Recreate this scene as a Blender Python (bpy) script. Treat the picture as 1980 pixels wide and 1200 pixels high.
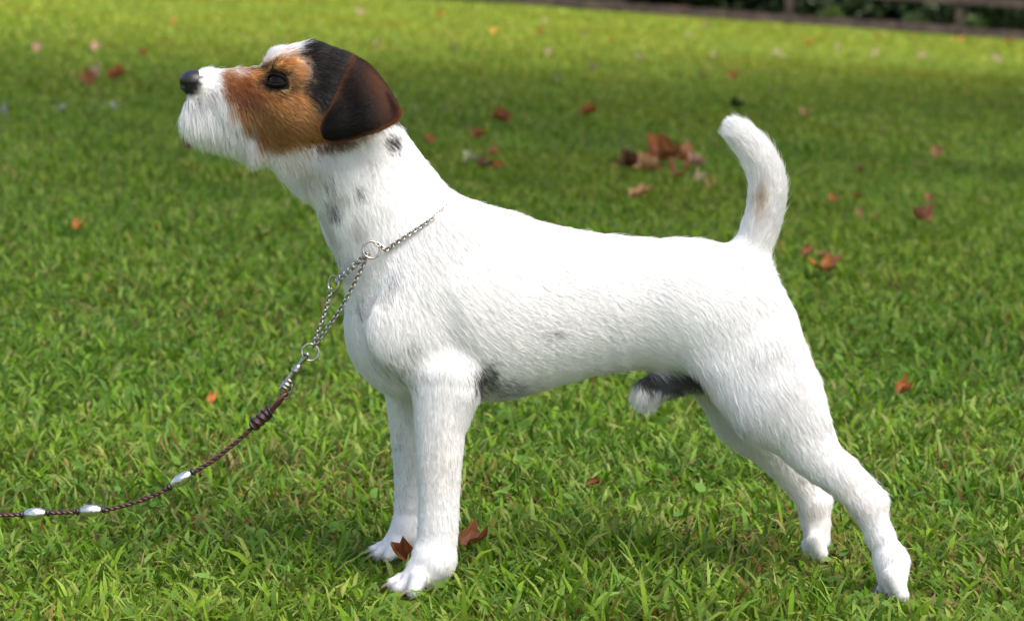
import bpy, math, random
import numpy as np
from mathutils import Vector, Matrix

# ------------------------------------------------------------------ scene, camera, light
scene = bpy.context.scene
for o in list(bpy.data.objects):
    bpy.data.objects.remove(o)
COL = scene.collection
rng = np.random.default_rng(7)
random.seed(7)

PITCH = math.radians(8.02)
CAM_H = 0.577
CAM_D = 2.255
FPX = 4686.0                       # focal length in photograph pixels (1980 wide)
cam_data = bpy.data.cameras.new('camera')
cam_data.sensor_width = 36.0
cam_data.lens = 36.0 * FPX / 1980.0
cam_data.clip_start = 0.05
cam_data.clip_end = 500.0
cam_data.dof.use_dof = True
cam_data.dof.focus_distance = 2.24
cam_data.dof.aperture_fstop = 10.0
cam = bpy.data.objects.new('camera', cam_data)
cam.location = (0, -CAM_D, CAM_H)
cam.rotation_euler = (math.pi / 2 - PITCH, 0, 0)
COL.objects.link(cam)
scene.camera = cam

SUN_EL = math.radians(58)
SUN_AZ = math.radians(126)         # clockwise from +Y: high on the right, behind the camera
world = bpy.data.worlds.new('World')
scene.world = world
world.use_nodes = True
wn = world.node_tree
bg = wn.nodes['Background']
sky = wn.nodes.new('ShaderNodeTexSky')
sky.sky_type = 'NISHITA'
sky.sun_disc = False
sky.sun_elevation = SUN_EL
sky.sun_rotation = SUN_AZ
sky.air_density = 1.0
sky.dust_density = 4.0
sky.ozone_density = 0.6
wn.links.new(sky.outputs[0], bg.inputs[0])
bg.inputs[1].default_value = 0.15
sun_data = bpy.data.lights.new('sun', 'SUN')
sun_data.energy = 4.5
sun_data.angle = math.radians(34)
sun_data.color = (1.0, 0.965, 0.91)
sun = bpy.data.objects.new('sun', sun_data)
sd = Vector((math.sin(SUN_AZ) * math.cos(SUN_EL), math.cos(SUN_AZ) * math.cos(SUN_EL), math.sin(SUN_EL)))
sun.rotation_euler = sd.to_track_quat('Z', 'Y').to_euler()
sun.location = (6, -3, 9)
COL.objects.link(sun)

scene.view_settings.view_transform = 'Standard'
scene.view_settings.look = 'None'
scene.view_settings.gamma = 1.0
scene.view_settings.use_curve_mapping = False
scene.view_settings.exposure = 1.02
scene.render.engine = 'CYCLES'
scene.cycles.max_bounces = 10
scene.cycles.diffuse_bounces = 6
scene.cycles.transmission_bounces = 6
scene.cycles.use_denoising = True

# ------------------------------------------------------------------ helpers
CP, SP = math.cos(PITCH), math.sin(PITCH)


def ray(px, py):
    a = (px - 990.0) / FPX
    b = -(py - 600.0) / FPX
    return np.array([a, CP + b * SP, -SP + b * CP])


def at(px, py, Y=0.0):
    """A point of the photograph taken to the upright plane at depth Y."""
    d = ray(px, py)
    t = (Y + CAM_D) / d[1]
    return np.array([d[0] * t, Y, CAM_H + d[2] * t])


def to_px(P):
    P = np.asarray(P)
    x, y, z = P[..., 0], P[..., 1] + CAM_D, P[..., 2] - CAM_H
    dep = y * CP - z * SP
    up = y * SP + z * CP
    return 990 + FPX * x / dep, 600 - FPX * up / dep


def scl(Y):
    return (CAM_D + Y + 0.02) * 1.0 / FPX          # metres for one photograph pixel at depth Y


def smooth(a, b, x):
    t = np.clip((x - a) / (b - a), 0, 1)
    return t * t * (3 - 2 * t)


def hash3(i, j, k, seed):
    h = (i * 374761393 + j * 668265263 + k * 2147483647 + seed * 974711) & 0xffffffff
    h = ((h ^ (h >> 13)) * 1274126177) & 0xffffffff
    h = h ^ (h >> 16)
    return (h & 0xffff) / 65535.0


VROT = np.array(Matrix.Rotation(0.7, 3, 'X') @ Matrix.Rotation(0.9, 3, 'Y') @ Matrix.Rotation(0.5, 3, 'Z'))


def vnoise(P, freq, seed=0):
    """Value noise in 0..1 at the points P (N, 3)."""
    Q = np.asarray(P, float) @ VROT * freq + 1000.0
    I = np.floor(Q).astype(np.int64)
    F = Q - I
    F = F * F * (3 - 2 * F)
    out = 0
    for a in (0, 1):
        for b in (0, 1):
            for c in (0, 1):
                w = (F[:, 0] if a else 1 - F[:, 0]) * (F[:, 1] if b else 1 - F[:, 1]) * (F[:, 2] if c else 1 - F[:, 2])
                out = out + w * hash3(I[:, 0] + a, I[:, 1] + b, I[:, 2] + c, seed)
    return out


TILT = 0.0695


def ground_z(x, y):
    """The lawn: level round the dog, banked towards the left further off, slightly uneven."""
    x = np.asarray(x, float)
    y = np.asarray(y, float)
    s = smooth(0.7, 5.0, y)
    bumps = 0.010 * np.sin(x * 1.9 + y * 0.8) * np.sin(y * 1.3 - 0.4 * x) + 0.014 * np.sin(y * 0.55 + 1.0)
    return -TILT * x * s * smooth(60, 30, np.abs(x)) + bumps * s


def ground_hit(px, py):
    d = ray(px, py)
    lo, hi = 1.2, 60.0
    for _ in range(60):
        t = 0.5 * (lo + hi)
        x, y, z = d[0] * t, -CAM_D + d[1] * t, CAM_H + d[2] * t
        if z > ground_z(x, y):
            lo = t
        else:
            hi = t
    return np.array([d[0] * lo, -CAM_D + d[1] * lo, float(ground_z(d[0] * lo, -CAM_D + d[1] * lo))]), lo


def link(name, data, parent=None):
    o = bpy.data.objects.new(name, data)
    COL.objects.link(o)
    if parent is not None:
        o.parent = parent
    return o


def tag(o, label=None, cat=None, group=None, kind=None):
    if label:
        o['label'] = label
    if cat:
        o['category'] = cat
    if group:
        o['group'] = group
    if kind:
        o['kind'] = kind
    return o


def empty(name, loc, label, cat, group=None):
    o = link(name, None)
    o.location = loc
    o.empty_display_size = 0.05
    return tag(o, label, cat, group)


def mesh_data(name, V, F, mat=None, smooth_shade=True, colors=None):
    """V (n,3); F an (m,k) array or a list of tuples."""
    me = bpy.data.meshes.new(name)
    V = np.asarray(V, np.float32)
    if isinstance(F, np.ndarray):
        m, k = F.shape
        me.vertices.add(len(V))
        me.vertices.foreach_set('co', V.ravel())
        me.loops.add(m * k)
        me.loops.foreach_set('vertex_index', F.astype(np.int32).ravel())
        me.polygons.add(m)
        me.polygons.foreach_set('loop_start', np.arange(0, m * k, k, dtype=np.int32))
        me.polygons.foreach_set('loop_total', np.full(m, k, np.int32))
        me.update(calc_edges=True)
    else:
        me.from_pydata([tuple(map(float, v)) for v in V], [], F)
        me.update()
    if colors is not None:
        at_ = me.color_attributes.new('tone', 'FLOAT_COLOR', 'POINT')
        c = np.ones((len(V), 4), np.float32)
        c[:, :3] = colors
        at_.data.foreach_set('color', c.ravel())
    if smooth_shade:
        me.polygons.foreach_set('use_smooth', np.ones(len(me.polygons), bool))
    if mat is not None:
        me.materials.append(mat)
    me.validate()
    return me


def material(name, base=(0.5, 0.5, 0.5), rough=0.6, metal=0.0, spec=0.5):
    m = bpy.data.materials.new(name)
    m.use_nodes = True
    b = m.node_tree.nodes['Principled BSDF']
    b.inputs['Base Color'].default_value = (*base, 1)
    b.inputs['Roughness'].default_value = rough
    b.inputs['Metallic'].default_value = metal
    b.inputs['Specular IOR Level'].default_value = spec
    return m


def noise_color(m, c1, c2, scale, detail=4, lo=0.35, hi=0.65, coord='Object', bump=0.0, bump_dist=0.002):
    nt = m.node_tree
    b = nt.nodes['Principled BSDF']
    tc = nt.nodes.new('ShaderNodeTexCoord')
    n = nt.nodes.new('ShaderNodeTexNoise')
    n.inputs['Scale'].default_value = scale
    n.inputs['Detail'].default_value = detail
    nt.links.new(tc.outputs[coord], n.inputs['Vector'])
    r = nt.nodes.new('ShaderNodeValToRGB')
    r.color_ramp.elements[0].position = lo
    r.color_ramp.elements[1].position = hi
    r.color_ramp.elements[0].color = (*c1, 1)
    r.color_ramp.elements[1].color = (*c2, 1)
    nt.links.new(n.outputs['Fac'], r.inputs['Fac'])
    nt.links.new(r.outputs['Color'], b.inputs['Base Color'])
    if bump:
        bp = nt.nodes.new('ShaderNodeBump')
        bp.inputs['Strength'].default_value = bump
        bp.inputs['Distance'].default_value = bump_dist
        nt.links.new(n.outputs['Fac'], bp.inputs['Height'])
        nt.links.new(bp.outputs['Normal'], b.inputs['Normal'])
    return m


def leaf_like(name, rough=0.5, trans=0.35, vary=None, spec=0.35):
    """Coloured by the 'tone' attribute, partly translucent; vary = large-scale colour drift over the place."""
    m = bpy.data.materials.new(name)
    m.use_nodes = True
    nt = m.node_tree
    b = nt.nodes['Principled BSDF']
    out = nt.nodes['Material Output']
    a = nt.nodes.new('ShaderNodeAttribute')
    a.attribute_name = 'tone'
    col = a.outputs['Color']
    if vary:
        g = nt.nodes.new('ShaderNodeNewGeometry')
        for sc_, tint, f0, f1 in vary:
            n = nt.nodes.new('ShaderNodeTexNoise')
            n.inputs['Scale'].default_value = sc_
            n.inputs['Detail'].default_value = 3
            nt.links.new(g.outputs['Position'], n.inputs['Vector'])
            mr = nt.nodes.new('ShaderNodeMapRange')
            mr.inputs['From Min'].default_value = f0
            mr.inputs['From Max'].default_value = f1
            nt.links.new(n.outputs['Fac'], mr.inputs['Value'])
            mx = nt.nodes.new('ShaderNodeMix')
            mx.data_type = 'RGBA'
            mx.blend_type = 'MULTIPLY'
            nt.links.new(mr.outputs['Result'], mx.inputs['Factor'])
            nt.links.new(col, mx.inputs['A'])
            mx.inputs['B'].default_value = (*tint, 1)
            col = mx.outputs['Result']
    nt.links.new(col, b.inputs['Base Color'])
    b.inputs['Roughness'].default_value = rough
    b.inputs['Specular IOR Level'].default_value = spec
    t = nt.nodes.new('ShaderNodeBsdfTranslucent')
    nt.links.new(col, t.inputs['Color'])
    mx = nt.nodes.new('ShaderNodeMixShader')
    mx.inputs[0].default_value = trans
    nt.links.new(b.outputs[0], mx.inputs[1])
    nt.links.new(t.outputs[0], mx.inputs[2])
    nt.links.new(mx.outputs[0], out.inputs['Surface'])
    return m


def tube(pts, rad, sides=8, close=False):
    """A round tube along pts with radius rad (scalar or per point) -> V, F."""
    pts = [Vector(p) for p in pts]
    n = len(pts)
    rad = [rad] * n if np.isscalar(rad) else list(rad)
    V, F = [], []
    up = Vector((0, 1, 0))
    for i, p in enumerate(pts):
        if close:
            t = pts[(i + 1) % n] - pts[i - 1]
        else:
            t = pts[min(i + 1, n - 1)] - pts[max(i - 1, 0)]
        t.normalize()
        a = up - t * up.dot(t)
        if a.length < 1e-4:
            a = Vector((1, 0, 0)) - t * t.x
        a.normalize()
        up = a
        b = t.cross(a)
        for k in range(sides):
            an = 2 * math.pi * k / sides
            V.append(p + (a * math.cos(an) + b * math.sin(an)) * rad[i])
    m = n if close else n - 1
    for i in range(m):
        for k in range(sides):
            j = (i + 1) % n
            k2 = (k + 1) % sides
            F.append((i * sides + k, i * sides + k2, j * sides + k2, j * sides + k))
    if not close:
        F.append(tuple(range(sides))[::-1])
        F.append(tuple((n - 1) * sides + k for k in range(sides)))
    return V, F


def smooth_path(P, n):
    """Catmull-Rom through the points, n samples, evenly spaced by arc length."""
    P = np.asarray(P, float)
    Q = np.vstack([2 * P[0] - P[1], P, 2 * P[-1] - P[-2]])
    out = []
    for i in range(len(P) - 1):
        p0, p1, p2, p3 = Q[i:i + 4]
        for t in np.linspace(0, 1, 24, endpoint=False):
            out.append(0.5 * ((2 * p1) + (-p0 + p2) * t + (2 * p0 - 5 * p1 + 4 * p2 - p3) * t * t + (-p0 + 3 * p1 - 3 * p2 + p3) * t ** 3))
    out.append(P[-1])
    out = np.array(out)
    s = np.concatenate([[0], np.cumsum(np.linalg.norm(np.diff(out, axis=0), axis=1))])
    u = np.linspace(0, s[-1], n)
    return np.stack([np.interp(u, s, out[:, k]) for k in range(out.shape[1])], axis=1)


# ------------------------------------------------------------------ the lawn's soil sheet
soil = material('lawn soil', rough=0.95, spec=0.1)
noise_color(soil, (0.050, 0.066, 0.014), (0.14, 0.19, 0.030), 14.0, detail=10, coord='Object', bump=0.5, bump_dist=0.01)
xs = np.concatenate([np.linspace(-300, -30, 10, endpoint=False), np.linspace(-30, -6, 24, endpoint=False), np.linspace(-6, 6, 80, endpoint=False), np.linspace(6, 30, 24, endpoint=False), np.linspace(30, 300, 11)])
ys = np.concatenate([np.linspace(-60, -4, 10, endpoint=False), np.linspace(-4, 12, 110, endpoint=False), np.linspace(12, 50, 60, endpoint=False), np.linspace(50, 400, 12)])
GX, GY = np.meshgrid(xs, ys)
V = np.stack([GX.ravel(), GY.ravel(), ground_z(GX, GY).ravel()], 1)
nx_, ny_ = len(xs), len(ys)
I = np.arange(nx_ * ny_).reshape(ny_, nx_)
F = np.stack([I[:-1, :-1].ravel(), I[:-1, 1:].ravel(), I[1:, 1:].ravel(), I[1:, :-1].ravel()], 1)
tag(link('lawn_ground', mesh_data('lawn_ground', V, F, soil)), 'level green lawn banking gently up to the left far off', None, None, 'structure')

# ------------------------------------------------------------------ the dog's body as a blend of tapered limbs
GRP = []         # chains of prims that join without swelling
PR = []          # prims: a, b, ra, rb, wy, k, flow


def prim(p1, p2, Y1, Y2, wy, k=0.012, flow=None, mirror=False):
    """p = (px, py, radius px); Y = side offset; wy squeezes the limb sideways."""
    def add(s):
        a = at(p1[0], p1[1], Y1 * s)
        b = at(p2[0], p2[1], Y2 * s)
        f = (b - a) / (np.linalg.norm(b - a) + 1e-9) if flow is None else np.array(flow, float)
        PR.append((a, b, p1[2] * scl(Y1 * s), p2[2] * scl(Y2 * s), wy, k, f))
    add(1)
    GRP.append([len(PR) - 1])
    if mirror:
        # the far side is the true mirror image of the near one
        a, b, ra, rb, w_, k_, f = PR[-1]
        PR.append((a * [1, -1, 1], b * [1, -1, 1], ra, rb, w_, k_, f * [1, -1, 1]))
        GRP.append([len(PR) - 1])


def chain(nodes, Ys, wy, k=0.012, flow=None, mirror=False, res=1):
    if res > 1:
        A = np.column_stack([np.array(nodes, float), Ys])
        A = smooth_path(A, (len(nodes) - 1) * res + 1)
        nodes, Ys = [tuple(q[:3]) for q in A], list(A[:, 3])
    for i in range(len(nodes) - 1):
        prim(nodes[i], nodes[i + 1], Ys[i], Ys[i + 1], wy, k, flow, mirror)
    m = len(nodes) - 1
    last = [g[0] for g in GRP[-m:]]
    del GRP[-m:]
    GRP.append(last)


# torso
chain([(812, 632, 144), (900, 590, 188)], [0, 0], 0.70, 0.02, (0.75, 0, -0.65))
chain([(900, 588, 186), (1000, 592, 168), (1120, 588, 140), (1235, 585, 124), (1340, 592, 120)], [0] * 5, 0.70, 0.02, (0.95, 0, -0.32), res=2)
chain([(1340, 592, 120), (1402, 598, 114), (1446, 650, 94)], [0] * 3, 0.78, 0.02, (0.8, 0, -0.6))
# neck
chain([(676, 288, 104), (745, 412, 122), (815, 520, 150)], [0] * 3, 0.76, 0.02, (0.5, 0, -0.86))
# skull, cheeks, brow, muzzle
prim((630, 185, 91), (612, 193, 90), 0, 0, 0.88, 0.012, (0.9, 0, -0.4))
prim((600, 226, 66), (560, 220, 66), 0, 0, 0.95, 0.012, (0.75, 0, -0.66))
prim((547, 131, 38), (596, 126, 44), 0, 0, 1.1, 0.012, (0.95, 0, 0.2))
prim((540, 194, 66), (470, 194, 54), 0, 0, 0.85, 0.012, (0.75, 0, -0.55))
prim((470, 186, 48), (400, 174, 39), 0, 0, 0.80, 0.010, (0.55, 0, -0.75))
prim((505, 246, 40), (392, 216, 34), 0, 0, 0.70, 0.010, (0.35, 0, -0.95))
prim((512, 272, 34), (612, 320, 66), 0, 0, 0.70, 0.014, (0.6, 0, -0.8))
prim((388, 165, 26), (372, 160, 20), 0, 0, 1.0, 0.006, (0.8, 0, -0.3))
prim((548, 134, 20), (575, 146, 20), -0.028, -0.034, 0.8, 0.010, (0.8, 0, 0.3), mirror=True)      # brow over each eye
prim((505, 186, 26), (545, 198, 30), -0.016, -0.030, 0.7, 0.018, (0.8, 0, -0.4), mirror=True)     # cheekbone
prim((590, 215, 44), (630, 215, 44), -0.026, -0.028, 0.6, 0.012, (0.75, 0, -0.66), mirror=True)   # jaw muscle
# shoulders and chest
prim((872, 478, 66), (788, 640, 76), -0.046, -0.056, 0.30, 0.016, (0.5, 0, -0.85), mirror=True)
prim((790, 640, 72), (866, 738, 62), -0.050, -0.052, 0.38, 0.012, (0.3, 0, -0.95), mirror=True)
# near front leg
chain([(862, 730, 64), (853, 800, 50), (850, 900, 40), (849, 965, 37), (846, 1035, 37), (838, 1085, 35)],
      [-0.046, -0.050, -0.053, -0.054, -0.055, -0.056], 0.84, 0.010, (0.05, 0, -1), res=3)
prim((898, 762, 17), (880, 795, 24), -0.056, -0.052, 0.8, 0.014, (0.3, 0, -0.9))
prim((838, 1085, 38), (806, 1120, 30), -0.056, -0.058, 1.0, 0.012, (-0.6, 0, -0.8))
for dy, ex, ey in ((-0.018, 800, 1142), (-0.006, 774, 1138), (0.006, 762, 1128), (0.017, 776, 1120)):
    prim((812, 1116, 20), (ex, ey - 2, 12.5), -0.058 + dy * 0.7, -0.058 + dy, 0.9, 0.0025, (-0.8, 0, -0.5))
# far front leg
chain([(800, 720, 60), (799, 800, 46), (799, 900, 36), (797, 980, 33), (794, 1025, 31)],
      [0.046, 0.050, 0.053, 0.055, 0.056], 0.84, 0.010, (0.05, 0, -1), res=3)
prim((793, 1025, 34), (766, 1052, 27), 0.056, 0.058, 1.0, 0.012, (-0.6, 0, -0.8))
for dy, ex, ey in ((-0.017, 752, 1076), (-0.006, 732, 1072), (0.006, 724, 1064), (0.016, 736, 1058)):
    prim((770, 1050, 17), (ex, ey - 2, 10.5), 0.058 + dy * 0.7, 0.058 + dy, 0.9, 0.004, (-0.8, 0, -0.5))
# near hind leg
prim((1440, 650, 106), (1500, 765, 84), -0.028, -0.042, 0.50, 0.020, (0.45, 0, -0.9))
prim((1402, 698, 60), (1476, 790, 58), -0.030, -0.046, 0.60, 0.018, (0.5, 0, -0.85))
chain([(1510, 776, 80), (1576, 875, 48), (1626, 923, 36), (1678, 974, 30)], [-0.042, -0.050, -0.054, -0.056], 0.66, 0.014, (0.6, 0, -0.8), res=3)
prim((1630, 905, 19), (1694, 962, 16), -0.054, -0.056, 0.6, 0.014, (0.6, 0, -0.8))
chain([(1678, 978, 31), (1702, 1035, 27), (1724, 1085, 26)], [-0.056, -0.058, -0.060], 0.80, 0.010, (0.35, 0, -0.93))
prim((1724, 1085, 29), (1726, 1116, 29), -0.060, -0.062, 1.05, 0.012, (0, 0, -1))
for dy, ex, ey in ((-0.021, 1744, 1150), (-0.008, 1724, 1148), (0.006, 1708, 1140), (0.019, 1714, 1130)):
    prim((1728, 1112, 20), (ex, ey - 2, 13.5), -0.062 + dy * 0.7, -0.062 + dy, 0.9, 0.0025, (-0.3, 0, -0.9))
prim((1505, 700, 62), (1568, 812, 34), -0.050, -0.058, 0.34, 0.012, (0.5, 0, -0.85))
# far hind leg
prim((1410, 680, 104), (1455, 795, 74), 0.026, 0.040, 0.50, 0.020, (0.45, 0, -0.9))
chain([(1455, 795, 74), (1524, 890, 44), (1574, 965, 30)], [0.040, 0.048, 0.052], 0.7, 0.014, (0.6, 0, -0.8), res=3)
chain([(1574, 972, 31), (1578, 1010, 27), (1580, 1040, 25)], [0.052, 0.053, 0.054], 0.82, 0.010, (0.1, 0, -1))
for dy, ex, ey in ((-0.015, 1590, 1070), (-0.004, 1576, 1066), (0.007, 1562, 1058), (0.016, 1560, 1050)):
    prim((1578, 1040, 18), (ex, ey, 11), 0.054 + dy * 0.7, 0.054 + dy, 0.9, 0.004, (-0.3, 0, -0.9))
prim((1466, 556, 18), (1486, 584, 17), 0, 0, 1.0, 0.010, (0.5, 0, -0.85))
# tail
chain([(1428, 538, 46), (1457, 472, 34), (1478, 410, 31), (1483, 355, 31), (1468, 308, 29), (1443, 272, 25), (1427, 257, 23)], [0] * 7, 0.95, 0.014, res=3)
# belly tuft
prim((1248, 758, 25), (1345, 730, 26), 0, 0, 0.9, 0.020, (-0.12, 0, -1))

PA = np.array([p[0] for p in PR])
PB = np.array([p[1] for p in PR])


def prim_dist(P, i):
    a, b, ra, rb, wy, k, f = PR[i]
    sc = np.array([1, 1 / wy, 1])
    pa = (P - a) * sc
    ba = (b - a) * sc
    t = np.clip((pa @ ba) / max(ba @ ba, 1e-9), 0, 1)
    d = np.sqrt(((pa - t[:, None] * ba) ** 2).sum(1))
    return d - (ra + (rb - ra) * t)


def smin(a, b, k):
    h = np.clip(0.5 + 0.5 * (a - b) / k, 0, 1)
    return a + (b - a) * h - k * h * (1 - h)


def sdf(P):
    P = np.asarray(P, float)
    D = np.full(len(P), 1e3)
    for g in GRP:
        m = max(max(PR[i][2], PR[i][3]) for i in g) + 0.05
        lo = np.min([np.minimum(PR[i][0], PR[i][1]) for i in g], axis=0) - m
        hi = np.max([np.maximum(PR[i][0], PR[i][1]) for i in g], axis=0) + m
        ok = np.where(((P > lo) & (P < hi)).all(1))[0]
        if len(ok) == 0:
            continue
        Pk = P[ok]
        d = prim_dist(Pk, g[0])
        for i in g[1:]:
            d = smin(d, prim_dist(Pk, i), 0.003)
        D[ok] = smin(D[ok], d, PR[g[0]][5])
    return D


def sdf_grad(P, e=0.0008):
    g = np.stack([(sdf(P + np.eye(3)[k] * e) - sdf(P - np.eye(3)[k] * e)) / (2 * e) for k in range(3)], 1)
    return g


def surface_nets(F, org, h):
    S = F < 0
    nx, ny, nz = F.shape
    cnt = np.zeros((nx - 1, ny - 1, nz - 1), np.int8)
    for a in (0, 1):
        for b in (0, 1):
            for c in (0, 1):
                cnt += S[a:nx - 1 + a, b:ny - 1 + b, c:nz - 1 + c]
    act = (cnt > 0) & (cnt < 8)
    idx = np.full(act.shape, -1, np.int64)
    cells = np.argwhere(act)
    idx[act] = np.arange(len(cells))
    V = org + (cells + 0.5) * h
    Q = []
    for ax in range(3):
        s0 = [slice(None)] * 3
        s1 = [slice(None)] * 3
        s0[ax] = slice(0, -1)
        s1[ax] = slice(1, None)
        A, B = S[tuple(s0)], S[tuple(s1)]
        e = np.argwhere(A != B)
        u, v = (ax + 1) % 3, (ax + 2) % 3
        ok = (e[:, u] > 0) & (e[:, v] > 0) & (e[:, u] < S.shape[u] - 1) & (e[:, v] < S.shape[v] - 1)
        e = e[ok]
        du = np.zeros(3, int)
        dv = np.zeros(3, int)
        du[u] = 1
        dv[v] = 1
        q = np.stack([idx[tuple((e - du - dv).T)], idx[tuple((e - dv).T)], idx[tuple(e.T)], idx[tuple((e - du).T)]], 1)
        fl = ~A[tuple(e.T)]
        q[fl] = q[fl][:, ::-1]
        Q.append(q)
    return V, np.concatenate(Q)


HG = 0.004
lo = np.minimum(PA, PB).min(0) - 0.10
hi = np.maximum(PA, PB).max(0) + 0.10
n3 = np.ceil((hi - lo) / HG).astype(int)
gx, gy, gz = [lo[k] + np.arange(n3[k]) * HG for k in range(3)]
G = np.stack(np.meshgrid(gx, gy, gz, indexing='ij'), -1).reshape(-1, 3)
FIELD = sdf(G).reshape(n3)
BV, BF = surface_nets(FIELD, lo, HG)
del G
E = np.concatenate([BF[:, [0, 1]], BF[:, [1, 2]], BF[:, [2, 3]], BF[:, [3, 0]]])
for it in range(4):
    if it:
        acc = np.zeros_like(BV)
        num = np.zeros(len(BV))
        for a, b in ((0, 1), (1, 0)):
            np.add.at(acc, E[:, a], BV[E[:, b]])
            np.add.at(num, E[:, a], 1)
        BV = 0.5 * BV + 0.5 * acc / num[:, None]
    g = sdf_grad(BV)
    d = sdf(BV)
    BV = BV - g * (d / np.maximum((g * g).sum(1), 0.15))[:, None]


# ------------------------------------------------------------------ coat pattern
def poly_dist(x, y, poly):
    """Signed distance to a closed outline, negative inside."""
    P = np.asarray(poly, float)
    inside = np.zeros(len(x), bool)
    dmin = np.full(len(x), 1e9)
    for i in range(len(P)):
        a, b = P[i - 1], P[i]
        e = b - a
        w0, w1 = x - a[0], y - a[1]
        t = np.clip((w0 * e[0] + w1 * e[1]) / max(e @ e, 1e-9), 0, 1)
        dmin = np.minimum(dmin, (w0 - t * e[0]) ** 2 + (w1 - t * e[1]) ** 2)
        c = ((a[1] > y) != (b[1] > y)) & (x < (b[0] - a[0]) * (y - a[1]) / (b[1] - a[1] + 1e-12) + a[0])
        inside ^= c
    return np.where(inside, -1, 1) * np.sqrt(dmin)


TAN = [(428, 140), (470, 134), (500, 127), (520, 112), (545, 106), (578, 104), (594, 130), (594, 165), (606, 188), (640, 232), (660, 262), (705, 255),
       (690, 272), (640, 286), (600, 291), (560, 288), (528, 284), (503, 268), (482, 245), (462, 216), (440, 192), (430, 168)]
BLACK = [(578, 78), (600, 70), (640, 66), (672, 74), (716, 98), (780, 145), (800, 215), (770, 232), (700, 240), (650, 236), (616, 216), (600, 192), (582, 174), (594, 150), (590, 122), (577, 104)]
SHEATH = [(1216, 722), (1356, 716), (1372, 756), (1300, 768), (1276, 766), (1244, 750)]


def ell(x, y, cx, cy, rx, ry, ang=0.0):
    c, s = math.cos(ang), math.sin(ang)
    u = (x - cx) * c + (y - cy) * s
    v = -(x - cx) * s + (y - cy) * c
    return np.sqrt((u / rx) ** 2 + (v / ry) ** 2)


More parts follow.
